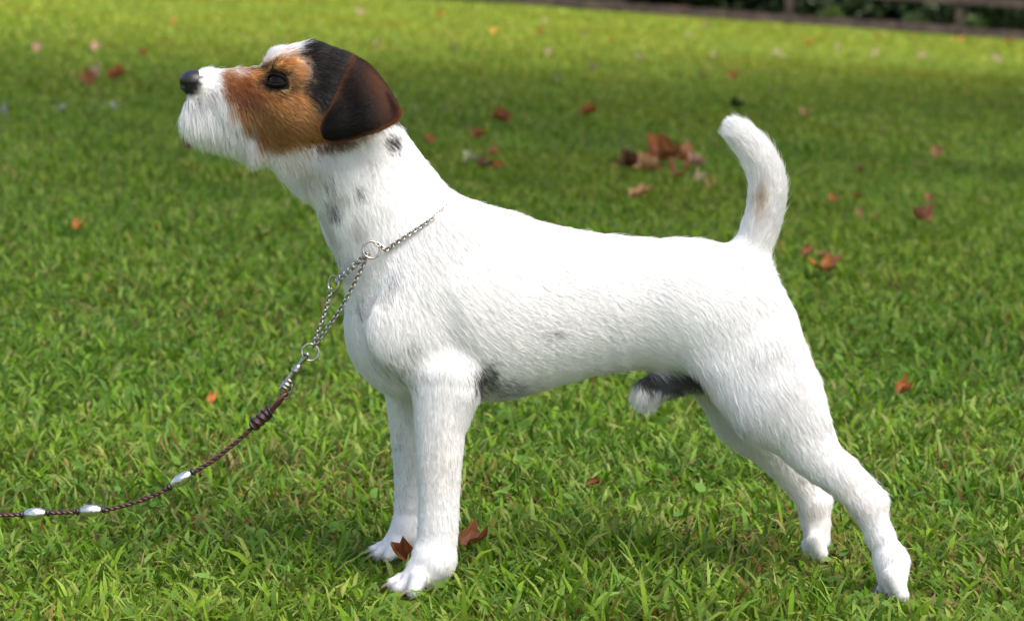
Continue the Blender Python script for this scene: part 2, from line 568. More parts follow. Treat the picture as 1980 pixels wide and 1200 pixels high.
def coat(P, jitter=0.0):
    """Colour of the coat at points of the body; the same on both flanks."""
    P = np.asarray(P, float)
    M = P.copy()
    M[:, 1] = -np.abs(M[:, 1])
    x, y = to_px(M)
    n1 = vnoise(P, 90, 1) - 0.5
    n2 = vnoise(P, 260, 2) - 0.5
    x = x + n1 * 14 + n2 * 10 + jitter * rng.normal(size=len(P)) * 4
    y = y + (vnoise(P, 90, 3) - 0.5) * 14 + (vnoise(P, 260, 4) - 0.5) * 10 + jitter * rng.normal(size=len(P)) * 4
    C = np.tile(np.array([0.875, 0.868, 0.865]), (len(P), 1))

    def mixin(c, w):
        nonlocal C
        w = np.clip(w, 0, 1)[:, None]
        C = C * (1 - w) + np.array(c) * w
    r = rng.random(len(P))
    # faint skin tone and ticking, plus shading painted at chest bottom and groin
    mixin((0.66, 0.60, 0.47), 0.55 * smooth(1.2, 0.3, ell(x, y, 585, 322, 70, 26, 0.5)))
    mixin((0.50, 0.47, 0.44), 0.5 * smooth(0.50, 0.66, vnoise(P, 55, 9)) * smooth(1.1, 0.5, ell(x, y, 640, 420, 60, 130, -0.45)))
    for cx, cy, rx, ry, an, s, c in (
            (755, 272, 11, 17, 0, 1.0, (0.02, 0.02, 0.022)), (692, 373, 9, 10, 0, 0.75, (0.06, 0.06, 0.06)), (642, 411, 8, 20, -0.35, 0.7, (0.08, 0.08, 0.08)),
            (630, 346, 9, 12, 0, 0.45, (0.10, 0.09, 0.08)), (716, 318, 8, 20, 0, 0.22, (0.1, 0.1, 0.1)), (757, 542, 12, 26, 0.5, 0.42, (0.12, 0.12, 0.14)), (738, 575, 12, 10, 0, 0.35, (0.12, 0.12, 0.14)),
            (694, 590, 8, 22, 0, 0.40, (0.12, 0.12, 0.12)), (797, 672, 18, 14, 0, 0.25, (0.15, 0.15, 0.16)), (1058, 652, 22, 10, 0, 0.25, (0.15, 0.15, 0.17)),
            (936, 732, 22, 30, 0.2, 1.0, (0.035, 0.033, 0.035)), (978, 752, 50, 26, 0.1, 0.5, (0.16, 0.15, 0.15)), 
            (770, 715, 50, 24, 0.4, 0.30, (0.25, 0.23, 0.21)), (640, 500, 20, 40, -0.3, 0.25, (0.25, 0.25, 0.25)), (1650, 985, 24, 14, 0.8, 0.16, (0.5, 0.36, 0.33)), (1590, 955, 24, 14, 0.8, 0.22, (0.3, 0.25, 0.25)),  # first entry: chest bottom, grey coat and shade together
            (1570, 965, 18, 10, 0.4, 0.35, (0.25, 0.21, 0.2)), (1715, 1060, 20, 14, 0, 0.16, (0.4, 0.33, 0.31)), (860, 880, 30, 60, 0, 0.10, (0.3, 0.28, 0.27)), (770, 930, 20, 90, 0, 0.18, (0.3, 0.28, 0.26)),
            (1440, 825, 24, 9, 0.5, 0.12, (0.10, 0.10, 0.09))):  # groin shading, painted faintly into the coat
        w_ = min(1.0, s * (1.45 if s > 0.6 else 1.05)) * smooth(1.5, 0.35, ell(x, y, cx, cy, rx, ry, an))
        mixin(c, np.where(r < w_ * 0.9, 0.80 if s < 0.95 else 0.98, 0.20 * w_) if jitter else 0.5 * w_)
    mixin((0.62, 0.47, 0.30), 0.75 * smooth(1.3, 0.2, ell(x, y, 1470, 400, 13, 48, 0.15)) * (0.4 + r))
    mixin((0.036, 0.026, 0.025), 0.92 * smooth(6, -8, poly_dist(x, y, SHEATH)) * np.where(np.abs(P[:, 1]) < 0.036, 1, 0))
    mixin((0.80, 0.70, 0.62), 0.20 * smooth(0.5, 0.75, vnoise(P, 22, 61)) * smooth(760, 960, y))
    # face
    t = smooth(7, -7, poly_dist(x, y, TAN))
    tanc = np.where((r < 0.35)[:, None], (0.36, 0.145, 0.034), np.where((r < 0.75)[:, None], (0.56, 0.270, 0.080), (0.70, 0.45, 0.20)))
    tanc = np.asarray(tanc, float) * np.array([1, 1, 1])
    red = smooth(1.2, 0.4, ell(x, y, 470, 175, 50, 34, 0.4))[:, None]
    tanc = tanc * (1 - red) + red * np.array([0.28, 0.100, 0.034])
    pale = smooth(1.2, 0.3, ell(x, y, 575, 140, 18, 34))[:, None]
    tanc = tanc * (1 - 0.6 * pale) + 0.6 * pale * np.array([0.66, 0.40, 0.20])
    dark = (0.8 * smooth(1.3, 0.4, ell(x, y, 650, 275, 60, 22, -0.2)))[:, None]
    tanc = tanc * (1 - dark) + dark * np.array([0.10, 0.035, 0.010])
    C = C * (1 - t[:, None]) + tanc * t[:, None]
    mixin((0.012, 0.009, 0.008), 0.8 * smooth(1.3, 0.5, ell(x, y, 500, 129, 32, 5, -0.25)))
    b = smooth(6, -6, poly_dist(x, y, BLACK))
    blc = np.where((r < 0.90)[:, None], (0.014, 0.012, 0.011), (0.11, 0.075, 0.05))
    C = C * (1 - b[:, None]) + np.asarray(blc) * b[:, None]
    mixin((0.010, 0.008, 0.007), smooth(1.25, 0.85, ell(x, y, 533, 157, 33, 22, 0.15)))
    mixin((0.03, 0.02, 0.016), 0.7 * smooth(1.4, 0.5, ell(x, y, 512, 158, 16, 8, -0.3)))
    mixin((0.05, 0.03, 0.026), 0.35 * smooth(1.3, 0.7, ell(x, y, 384, 172, 14, 12)))
    mixin((0.02, 0.018, 0.018), smooth(1.15, 0.9, ell(x, y, 366, 162, 25, 26)))
    mixin((0.16, 0.085, 0.06), 0.5 * smooth(1.3, 0.5, ell(x, y, 392, 185, 30, 9, -0.35)) * (r < 0.6))
    return C


# ------------------------------------------------------------------ dog: body mesh
ORIGIN = np.array([at(1240, 1150, 0)[0], 0.0, 0.0])
dog = empty('dog', ORIGIN, 'white terrier with a tan and black head standing in profile on the lawn', 'dog')
body_mat = bpy.data.materials.new('dog skin')
body_mat.use_nodes = True
nt = body_mat.node_tree
a_ = nt.nodes.new('ShaderNodeAttribute')
a_.attribute_name = 'tone'
nt.links.new(a_.outputs['Color'], nt.nodes['Principled BSDF'].inputs['Base Color'])
nt.nodes['Principled BSDF'].inputs['Roughness'].default_value = 0.8
nt.nodes['Principled BSDF'].inputs['Specular IOR Level'].default_value = 0.15
body = link('body', mesh_data('body', BV - ORIGIN, BF, body_mat, colors=coat(BV) * np.array([0.96, 0.92, 0.90])), dog)

claw_mat = material('claw', (0.30, 0.22, 0.18), 0.35)
for dY, toes in ((-0.058, ((-0.018, 800, 1142), (-0.006, 774, 1138), (0.006, 762, 1128), (0.017, 776, 1120))), (0.058, ((-0.017, 752, 1076), (-0.006, 732, 1072), (0.006, 724, 1064), (0.016, 736, 1058))),
                 (-0.062, ((-0.021, 1744, 1150), (-0.008, 1724, 1148), (0.006, 1708, 1140), (0.019, 1714, 1130)))):
    for dy, ex, ey in toes:
        c = at(ex - 8, ey, dY + dy)
        pt = [c + np.array([0.003, 0, 0.001]), c + np.array([-0.003, 0, -0.0005]), c + np.array([-0.0075, 0, -0.0035]), c + np.array([-0.009, 0, -0.006])]
        v, f = tube(pt, [0.0022, 0.0021, 0.0014, 0.0004], 6)
        link('claw', mesh_data('claw', np.array([tuple(q) for q in v]) - ORIGIN, f, claw_mat), dog)

# hair material
hair_mat = bpy.data.materials.new('dog hair')
hair_mat.use_nodes = True
nt = hair_mat.node_tree
nt.nodes.remove(nt.nodes['Principled BSDF'])
a_ = nt.nodes.new('ShaderNodeAttribute')
a_.attribute_name = 'hair_color'
df = nt.nodes.new('ShaderNodeBsdfDiffuse')
tr = nt.nodes.new('ShaderNodeBsdfTranslucent')
gl = nt.nodes.new('ShaderNodeBsdfGlossy')
gl.inputs['Roughness'].default_value = 0.35
m1 = nt.nodes.new('ShaderNodeMixShader')
m1.inputs[0].default_value = 0.42
m2 = nt.nodes.new('ShaderNodeMixShader')
m2.inputs[0].default_value = 0.035
nt.links.new(a_.outputs['Color'], df.inputs['Color'])
nt.links.new(a_.outputs['Color'], tr.inputs['Color'])
nt.links.new(df.outputs[0], m1.inputs[1])
nt.links.new(tr.outputs[0], m1.inputs[2])
nt.links.new(m1.outputs[0], m2.inputs[1])
nt.links.new(gl.outputs[0], m2.inputs[2])
nt.links.new(m2.outputs[0], nt.nodes['Material Output'].inputs['Surface'])


ear_hair_mat = hair_mat.copy()
ear_hair_mat.name = 'ear hair'
for n_ in ear_hair_mat.node_tree.nodes:
    if n_.type == 'BSDF_GLOSSY':
        n_.inputs['Roughness'].default_value = 0.42
    if n_.type == 'MIX_SHADER' and abs(n_.inputs[0].default_value - 0.035) < 1e-4:
        n_.inputs[0].default_value = 0.02


def hair_object(name, pts, radius, cols, parent, origin, mat=None):
    """pts (N, k, 3), radius (N, k), cols (N, 3)."""
    N, K, _ = pts.shape
    hc = bpy.data.hair_curves.new(name)
    hc.add_curves([K] * N)
    hc.attributes['position'].data.foreach_set('vector', (pts - origin).astype(np.float32).ravel())
    ra = hc.attributes.get('radius') or hc.attributes.new('radius', 'FLOAT', 'POINT')
    ra.data.foreach_set('value', radius.astype(np.float32).ravel())
    ca = hc.attributes.new('hair_color', 'FLOAT_COLOR', 'CURVE')
    c4 = np.ones((N, 4), np.float32)
    c4[:, :3] = cols
    ca.data.foreach_set('color', c4.ravel())
    hc.materials.append(mat or hair_mat)
    return link(name, hc, parent)


def sample_faces(V, Q, n, weight=None):
    T = np.concatenate([Q[:, [0, 1, 2]], Q[:, [0, 2, 3]]])
    A, B, C = V[T[:, 0]], V[T[:, 1]], V[T[:, 2]]
    nr = np.cross(B - A, C - A)
    ar = np.linalg.norm(nr, axis=1)
    w = ar if weight is None else ar * weight((A + B + C) / 3)
    f = rng.choice(len(T), n, p=w / w.sum())
    u, v = rng.random(n), rng.random(n)
    fl = u + v > 1
    u[fl], v[fl] = 1 - u[fl], 1 - v[fl]
    P = A[f] + (B - A)[f] * u[:, None] + (C - A)[f] * v[:, None]
    return P, nr[f] / np.maximum(ar[f], 1e-12)[:, None]


def unit(a):
    return a / np.maximum(np.linalg.norm(a, axis=1), 1e-9)[:, None]


def fur_length(x, y):
    L = np.full(len(x), 0.0086)

    def put(v, w):
        nonlocal L
        L = L * (1 - w) + v * w
    put(0.0080, smooth(740, 700, x) * smooth(290, 260, y))
    put(0.024, smooth(1.35, 0.55, ell(x, y, 425, 245, 95, 50, 0.30)))            # beard
    put(0.0105, smooth(1.1, 0.8, ell(x, y, 430, 135, 55, 14)))                    # bridge of the muzzle
    put(0.004, smooth(1.2, 0.9, ell(x, y, 385, 160, 22, 22)))
    put(0.0085, smooth(1.2, 0.8, ell(x, y, 530, 95, 44, 18)))
    put(0.015, smooth(1.2, 0.8, ell(x, y, 656, 82, 7, 10)))
    put(0.015, smooth(1.2, 0.8, ell(x, y, 600, 330, 70, 40)))
    put(0.0130, smooth(1.2, 0.8, ell(x, y, 1470, 380, 80, 200)))
    put(0.012, smooth(1.2, 0.7, ell(x, y, 1280, 712, 160, 22)))
    put(0.006, smooth(1.2, 0.7, ell(x, y, 1305, 752, 55, 22)))
    put(0.014, smooth(1.2, 0.7, ell(x, y, 1240, 775, 40, 26)))
    put(0.0125, smooth(1.2, 0.7, ell(x, y, 1450, 780, 110, 80)))
    put(0.0075, smooth(900, 980, y))
    put(0.0080, smooth(1.1, 0.9, ell(x, y, 850, 900, 70, 130)))
    put(0.0050, smooth(1080, 1110, y))
    put(0.0050, smooth(1.1, 0.9, ell(x, y, 750, 1060, 50, 30)))
    return L


NH = 360000
EYE_PX = (535, 157)


def near_surface(px, py, side=-1):
    """Where the line of sight through a pixel meets the flank of the body."""
    ts = np.linspace(-0.12, 0.02, 281)
    pts = np.array([at(px, py, t) for t in ts])
    d = sdf(pts)
    i = np.argmax(d < 0)
    return pts[i]


EYE = near_surface(*EYE_PX)


def dens(P):
    x, y = to_px(P * [1, -1, 1] if False else P)
    w = 1.0 + 0.9 * smooth(800, 760, x) * smooth(320, 300, y)
    w = w * np.where(P[:, 1] > 0.03, 0.55, 1.0)
    return w


HP, HN = sample_faces(BV, BF, NH, dens)
hn = unit(sdf_grad(HP))
M = HP.copy()
M[:, 1] = -np.abs(M[:, 1])
hx, hy = to_px(M)
# no hair on the nose pad or the eyes
eo = np.minimum(np.linalg.norm(HP - EYE, axis=1), np.linalg.norm(HP - EYE * [1, -1, 1], axis=1))
keep = (ell(hx, hy, 368, 161, 27, 28) > 1.0) & (ell(hx, hy, 535, 157, 26, 17, 0.2) > 1.0)
HP, hn, hx, hy = HP[keep], hn[keep], hx[keep], hy[keep]
NH = len(HP)
fl = np.zeros((NH, 3))
for i in range(len(PR)):
    d = prim_dist(HP, i)
    fl += np.exp(-np.clip(d, 0, 1) / 0.008)[:, None] * PR[i][6]
fl = unit(fl)
P3 = HP
wob = np.stack([vnoise(P3, 28, 20 + k) - 0.5 for k in range(3)], 1) * 0.32 + np.stack([vnoise(P3, 110, 30 + k) - 0.5 for k in range(3)], 1) * 0.25
fl = fl + wob
beard = smooth(1.4, 0.5, ell(hx, hy, 430, 242, 100, 60, 0.30))
fl = fl * (1 - beard[:, None]) + beard[:, None] * (np.array([0.28, 0, -0.95]) + wob * 0.5)
tan_ = unit(fl - hn * (fl * hn).sum(1)[:, None])
L = fur_length(hx, hy) * (0.65 + 0.6 * rng.random(NH))
lift = 0.21 + 0.18 * rng.random(NH) + 0.25 * beard
stray = rng.random(NH) < 0.025                                # guard hairs that stand away from the coat
lift[stray] += 0.22 * (1 - 0.8 * beard[stray])
L[stray] *= 1.2
K = 5
pts = np.zeros((NH, K, 3))
pts[:, 0] = HP - hn * 0.0008
for k in range(1, K):
    s = k / (K - 1)
    a = lift * (1.25 - 0.95 * s)
    dirv = tan_ * np.cos(a)[:, None] + hn * np.sin(a)[:, None] + np.array([0, 0, -0.25 * s]) * (0.4 + beard[:, None])
    dirv = unit(dirv + rng.normal(size=(NH, 3)) * 0.08)
    pts[:, k] = pts[:, k - 1] + dirv * (L / (K - 1))[:, None]
prof = np.array([1.0, 0.95, 0.8, 0.55, 0.15])
R = (0.00011 + 0.00008 * rng.random(NH))[:, None] * prof
cols = coat(HP, 1.0) * (0.90 + 0.14 * rng.random(NH))[:, None]
fur = hair_object('fur', pts, R, cols, dog, ORIGIN)
fur['kind'] = 'stuff'

# ------------------------------------------------------------------ dog: nose, eyes, ears
nose_mat = material('dog nose', (0.012, 0.011, 0.013), 0.42, spec=0.5)
noise_color(nose_mat, (0.008, 0.008, 0.009), (0.022, 0.020, 0.024), 900, bump=0.5, bump_dist=0.0006)


def uv_ball(nu=40, nv=28):
    V, F = [], []
    for j in range(nv + 1):
        th = math.pi * j / nv
        for i in range(nu):
            ph = 2 * math.pi * i / nu
            V.append((math.sin(th) * math.cos(ph), math.sin(th) * math.sin(ph), math.cos(th)))
    for j in range(nv):
        for i in range(nu):
            F.append((j * nu + i, (j + 1) * nu + i, (j + 1) * nu + (i + 1) % nu, j * nu + (i + 1) % nu))
    return np.array(V), F


U, UF = uv_ball(48, 36)
D = U.copy()
N = U * np.array([0.0140, 0.0145, 0.0112])
N[:, 0] += np.where(N[:, 2] < 0, -N[:, 2] * -0.35, 0) * 0 - 0.25 * np.clip(-N[:, 2], 0, 1)   # lower lip of the pad leans forward
N[:, 1] *= 1 - 0.30 * np.clip(-U[:, 2], 0, 1)
for s in (-1, 1):                                                       # nostrils, comma shaped, open to the side
    for dv, depth, wd in ((np.array([-0.80, s * 0.52, -0.22]), 0.0050, 0.075), (np.array([-0.45, s * 0.84, -0.30]), 0.0034, 0.05)):
        dv = dv / np.linalg.norm(dv)
        q = ((D - dv) ** 2).sum(1)
        N -= U * (depth * np.exp(-q / wd))[:, None]
q = np.exp(-(D[:, 1] / 0.10) ** 2) * (D[:, 0] < 0) * np.clip(0.6 - D[:, 2], 0, 1)
N[:, 0] += 0.0012 * q                                                     # groove down the middle
nose_c = at(376, 158, 0)
link('nose', mesh_data('nose', N + nose_c - ORIGIN, UF, nose_mat), dog)

eye_mat = material('dog eye', (0.006, 0.003, 0.002), 0.12, spec=0.14)
eye_mat.node_tree.nodes['Principled BSDF'].inputs['Coat Weight'].default_value = 0.0
lid_mat = material('dog eyelid', (0.008, 0.006, 0.006), 0.85, spec=0.08)
U, UF = uv_ball(28, 20)
e_n = unit(sdf_grad(EYE[None]))[0]
for s in (1, -1):
    m = np.array([1, s, 1])
    c = (EYE - e_n * 0.0062) * m
    eb = link('eye', mesh_data('eye', U * 0.0108 + c - ORIGIN, UF if s == 1 else [f[::-1] for f in UF], eye_mat), dog)
    # almond rim of bare black skin
    ax = np.array([0.98, 0, -0.18])
    ax = ax - e_n * (ax @ e_n)
    ax /= np.linalg.norm(ax)
    ay = np.cross(e_n, ax)
    if ay[2] < 0:
        ay = -ay
    rim = []
    for k in range(28):
        an = 2 * math.pi * k / 28
        x_, y_ = 0.0102 * math.cos(an), 0.0055 * math.sin(an) * (1 if math.sin(an) > 0 else 0.85)
        zz = math.sqrt(max(0.0112 ** 2 - min(x_ * x_ + y_ * y_, 0.000120), 0)) - 0.0058
        rim.append(((EYE + ax * x_ + ay * y_ + e_n * max(zz, -0.0012)) * m) - ORIGIN)
    v, f = tube(rim, 0.0015, 8, close=True)
    link('eyelid', mesh_data('eyelid', v, f, lid_mat), eb)

# ears: folded flaps hanging forward
ridge = smooth_path([(684, 104), (716, 124), (748, 162), (772, 202)], 15)
front = smooth_path([(684, 104), (668, 150), (645, 196), (624, 234), (619, 252), (628, 266)], 15)
bottom = smooth_path([(772, 202), (780, 216), (773, 233), (742, 249), (700, 263), (664, 272), (640, 273), (628, 266)], 15)
NU, NV = 15, 15


def ear_point(u, v):
    i, j = v * (NV - 1), u * (NU - 1)
    def smp(A, t):
        t = min(max(t, 0), len(A) - 1)
        k = min(int(t), len(A) - 2)
        return A[k] + (A[k + 1] - A[k]) * (t - k)
    E0, E1 = smp(front, i), smp(bottom, i)
    rg = smp(ridge, j) - (ridge[0] * (1 - u) + ridge[-1] * u)
    p = E0 * (1 - u) + E1 * u + rg * (1 - v)
    Y = -(0.040 * (1 - u) + 0.054 * u) * (1 - v) - 0.060 * v
    Y -= 0.014 * math.sin(math.pi * min(1, 0.08 + v * 0.9)) * (0.5 + 0.5 * math.sin(math.pi * u)) + 0.0022 * math.sin(7 * u + 4 * v) * (1 - 0.5 * v) + 0.0012 * math.sin(13 * v - 5 * u)
    return at(p[0], p[1], Y)


rows = []
inner = [(0.026, 0.10), (0.014, 0.04)]
for dy, pull in inner:                                     # the fold rolling back in to the skull
    row = []
    for i in range(NU):
        u = i / (NU - 1)
        p = ear_point(u, 0.0)
        q = ear_point(u, 1.0)
        r_ = p + (q - p) * pull
        r_[1] = p[1] + dy
        row.append(r_)
    rows.append(row)
for j in range(NV):
    rows.append([ear_point(i / (NU - 1), j / (NV - 1)) for i in range(NU)])
rows = np.array(rows)
nr_ = len(rows)
EV = rows.reshape(-1, 3)
I = np.arange(nr_ * NU).reshape(nr_, NU)
EF = np.stack([I[:-1, :-1].ravel(), I[1:, :-1].ravel(), I[1:, 1:].ravel(), I[:-1, 1:].ravel()], 1)


def ear_color(P, u_edge, back, r):
    n = vnoise(P, 120, 40)
    n2 = vnoise(P, 40, 41)
    C = np.tile(np.array([0.009, 0.0065, 0.0055]), (len(P), 1))
    w = np.clip(0.65 * back + 0.35 * (n2 - 0.5) + 0.15 * (n - 0.5), 0, 1)[:, None]
    C = C * (1 - w) + w * np.array([0.10, 0.030, 0.010])
    e = np.clip(u_edge, 0, 1)[:, None]
    C = C * (1 - e) + e * np.array([0.26, 0.085, 0.025])
    return C * (0.7 + 0.6 * r[:, None])


gu = np.tile(np.arange(NU) / (NU - 1), nr_)
gv = np.clip((np.repeat(np.arange(nr_), NU) - len(inner)) / (NV - 1), 0, 1)
edge_w = np.maximum(smooth(0.07, 0.0, gu) * 0.55, smooth(0.94, 1.0, gu) * 0.75)
back_w = smooth(0.50, 0.0, gv) * smooth(0.2, 0.7, gu + 0.2)
SHIFT = np.array([-0.020, 0, -0.010])                       # the far ear hangs a little further forward
for s in (1, -1):
    mm = np.array([1, s, 1])
    Fs = EF if s == 1 else EF[:, ::-1]
    vcol = ear_color(EV, edge_w, back_w, np.full(len(EV), 0.5))
    ear = link('ear', mesh_data('ear', EV * mm + (0 if s == 1 else SHIFT) - ORIGIN, Fs, body_mat, colors=vcol), dog)
    sm = ear.modifiers.new('thickness', 'SOLIDIFY')
    sm.thickness = 0.003
    sm.offset = -1 if s == 1 else -1
    sb = ear.modifiers.new('smooth', 'SUBSURF')
    sb.levels = sb.render_levels = 1
    # ear hair
    n = 22000 if s == 1 else 8000
    f = rng.choice(len(EF), n)
    a, b = rng.random(n), rng.random(n)
    q = EF[f]
    w4 = np.stack([(1 - a) * (1 - b), (1 - a) * b, a * b, a * (1 - b)], 1)
    def lerp4(A):
        return sum(A[q[:, k]] * (w4[:, k] if A.ndim == 1 else w4[:, k][:, None]) for k in range(4))
    Pr = lerp4(EV)
    nrm = unit(np.cross(EV[q[:, 1]] - EV[q[:, 0]], EV[q[:, 3]] - EV[q[:, 0]]))
    nrm *= np.where(nrm[:, 1] > 0, -1, 1)[:, None]
    tipv = unit(ear_point(0.5, 1.0) - Pr)
    tipv = unit(tipv + rng.normal(size=(n, 3)) * 0.12)
    eu = lerp4(gu)
    outw = np.where((eu < 0.06)[:, None], np.array([-0.8, 0, 0.2]), np.where((eu > 0.95)[:, None], np.array([0.3, 0, -0.8]), np.zeros(3)))
    tipv = unit(tipv + outw * 0.55)
    Lh = 0.0052 * (0.6 + 0.8 * rng.random(n)) * (1 - 0.7 * smooth(0.75, 1.0, lerp4(gv)))
    hp = np.zeros((n, 4, 3))
    hp[:, 0] = Pr
    for k in range(1, 4):
        hp[:, k] = hp[:, k - 1] + unit(tipv + nrm * (0.30 - 0.08 * k)) * (Lh / 3)[:, None]
    hc_ = ear_color(Pr, lerp4(edge_w), lerp4(back_w), rng.random(n))
    rr = np.tile(np.array([0.00016, 0.00015, 0.0001, 0.00003]), (n, 1))
    sh = np.array([0, 0, 0]) if s == 1 else SHIFT
    ef = hair_object('ear_fur', hp * mm + sh, rr, hc_, ear, ORIGIN, ear_hair_mat)
    ef['kind'] = 'stuff'

# ------------------------------------------------------------------ chain collar
steel = material('chain steel', (0.42, 0.38, 0.33), 0.26, metal=1.0)
noise_color(steel, (0.30, 0.27, 0.23), (0.55, 0.51, 0.46), 700, detail=2)
ring1, ring2, ring3 = at(718, 483, -0.062), at(645, 549, -0.034), at(600, 681, -0.050)
CO = ring3.copy()
collar = empty('chain_collar', CO, 'silver chain slip collar with three rings round the white dog neck', 'collar')


def ring_mesh(r, wire, nmaj=24, nmin=8, sx=1.0, sy=1.0):
    V, F = tube([(r * sx * math.cos(a), r * sy * math.sin(a), 0) for a in np.linspace(0, 2 * math.pi, nmaj, endpoint=False)], wire, nmin, close=True)
    return V, F


v, f = ring_mesh(0.0078, 0.0011, 28, 8)
ring_me = mesh_data('ring', v, f, steel)


def facing(normal, along):
    n = Vector(normal).normalized()
    a = Vector(along)
    a = (a - n * a.dot(n)).normalized()
    return Matrix((a, n.cross(a), n)).transposed().to_4x4()


for c, nrm in ((ring1, (0.15, -1, 0.25)), (ring2, (-0.75, -0.62, 0.2)), (ring3, (0.1, -1, 0.2))):
    o = link('ring', ring_me, collar)
    o.matrix_local = Matrix.Translation(Vector(c - CO)) @ facing(nrm, (1, 0, 0))
v, f = ring_mesh(0.0026, 0.00080, 9, 4, 1.0, 0.72)
link_me = mesh_data('chain_link', v, f, steel)


def run_chain(path, pitch=0.0031, face=(0, -1, 0), phase=0):
    path = np.asarray(path)
    ln = np.linalg.norm(np.diff(path, axis=0), axis=1).sum()
    n = max(2, int(ln / pitch))
    P = smooth_path(path, n)
    for i in range(n):
        t = P[min(i + 1, n - 1)] - P[max(i - 1, 0)]
        fc = face(P[i]) if callable(face) else face
        tw = math.radians(40 if (i + phase) % 2 else -40)
        o = link('chain_link', link_me, collar)
        o.matrix_local = Matrix.Translation(Vector(P[i] - CO)) @ facing(fc, t) @ Matrix.Rotation(tw, 4, 'X')


# loop round the neck: a slanted section of the neck, found on the body itself
cen = at(752, 470, 0.0)
e1 = at(900, 378, 0.0) - at(645, 549, 0.0)
e1 /= np.linalg.norm(e1)


def neck_point(ang, off):
    d = e1 * math.cos(ang) + np.array([0, 1, 0]) * math.sin(ang)
    ts = np.linspace(0.01, 0.13, 241)
    pts_ = cen + ts[:, None] * d
    i = np.argmax(sdf(pts_) > off)
    return pts_[i]


def neck_face(p):
    return p - cen


# angle on the near side at which the section passes the first ring
angs = np.radians(np.linspace(0, -180, 91))
np_ = np.array([neck_point(a, 0.005) for a in angs])
ax_, ay_ = to_px(np_)
i1 = int(np.argmin((ax_ - 718) ** 2 + (ay_ - 483) ** 2))
loop = [neck_point(a, 0.0050 if a < -1.0 else -0.002 + 0.007 * max(0.0, min(1.0, (-0.40 - a) / 0.75))) for a in np.linspace(angs[i1] + 0.10, 0.0, 12)]
loop += [neck_point(a, -0.002 if a < 0.7 else 0.0035) for a in np.radians(np.linspace(12, 172, 16))]
loop.append(ring2 + np.array([0.004, 0.004, 0.003]))
loop[0] = ring1 + np.array([0.006, 0.0, 0.005])
run_chain(loop, face=neck_face)
# two strands between the first and second rings, then down to the third
dn = (ring2 - ring1) / np.linalg.norm(ring2 - ring1)
run_chain([ring1 + dn * 0.006, (ring1 + ring2) / 2 + [0, -0.004, 0], ring2 - dn * 0.003], face=(0.5, -0.4, 0.8), phase=1)
dn3 = (ring3 - ring1) / np.linalg.norm(ring3 - ring1)
run_chain([ring1 + dn3 * 0.008, (ring1 + ring3) / 2 + [0.002, -0.004, -0.003], ring3 - dn3 * 0.008], face=(0, -1, 0.1))
dn4 = (ring3 - ring2) / np.linalg.norm(ring3 - ring2)
run_chain([ring2 + dn4 * 0.007, (ring2 + ring3) / 2 + [0.001, 0, 0], ring3 - dn4 * 0.0085], face=(-0.3, -1, 0.1))

# ------------------------------------------------------------------ leash
leather = material('leash leather', (0.06, 0.016, 0.014), 0.38)
ntl = leather.node_tree
bl = ntl.nodes['Principled BSDF']
tcn = ntl.nodes.new('ShaderNodeAttribute')
tcn.attribute_name = 'tone'
ntl.links.new(tcn.outputs['Color'], bl.inputs['Base Color'])
black_lea = material('black stopper', (0.012, 0.012, 0.014), 0.4)
silver = material('silver bead', (0.78, 0.76, 0.72), 0.34, metal=1.0)
noise_color(silver, (0.55, 0.52, 0.48), (0.92, 0.90, 0.88), 500, detail=3, bump=0.6, bump_dist=0.0006)
YL = -0.050
LP = at(548, 766, YL)
leash = empty('leash', LP, 'thin dark red plaited leather leash with three silver beads running out left', 'leash')
cord_px = [(551, 764), (532, 784), (505, 810), (482, 832), (450, 860), (410, 891), (372, 914), (330, 941), (280, 964), (210, 984), (150, 989), (88, 991), (45, 994), (0, 995), (-70, 992)]
cord_pts = [at(x, y, YL) for x, y in cord_px] + [np.array([-0.72, -0.055, 0.10]), np.array([-0.95, -0.06, 0.24]), np.array([-1.10, -0.06, 0.46]), np.array([-1.18, -0.06, 0.78]), np.array([-1.21, -0.06, 1.0])]
CPTS = smooth_path(cord_pts, 700)
CPTS[:, 1] += 0.0
# two strands twisted round one another, with raised plaits
sides = 10
V, F, TN = [], [], []
for si, ph0 in enumerate((0, math.pi)):
    base = len(V)
    s_acc = 0
    strand = []
    for i, p in enumerate(CPTS):
        if i:
            s_acc += np.linalg.norm(CPTS[i] - CPTS[i - 1])
        t = Vector(CPTS[min(i + 1, len(CPTS) - 1)] - CPTS[max(i - 1, 0)]).normalized()
        a = Vector((0, 1, 0))
        b = t.cross(a).normalized()
        an = ph0 + s_acc * 2 * math.pi / 0.011
        strand.append(Vector(p) + (a * math.cos(an) + b * math.sin(an)) * 0.0010)
    v, f = tube(strand, 0.00135, 7)
    F += [tuple(base + k for k in q) for q in f]
    V += v
    TN += [(0.085, 0.022, 0.020) if si == 0 else (0.030, 0.010, 0.010)] * len(v)
link('cord', mesh_data('cord', np.array(V) - LP, F, leather, colors=np.array(TN)), leash)


def axis_frame(p, q):
    z = Vector(q - p).normalized()
    x = Vector((0, 1, 0))
    x = (x - z * x.dot(z)).normalized()
    return Matrix((x, z.cross(x), z)).transposed().to_4x4()


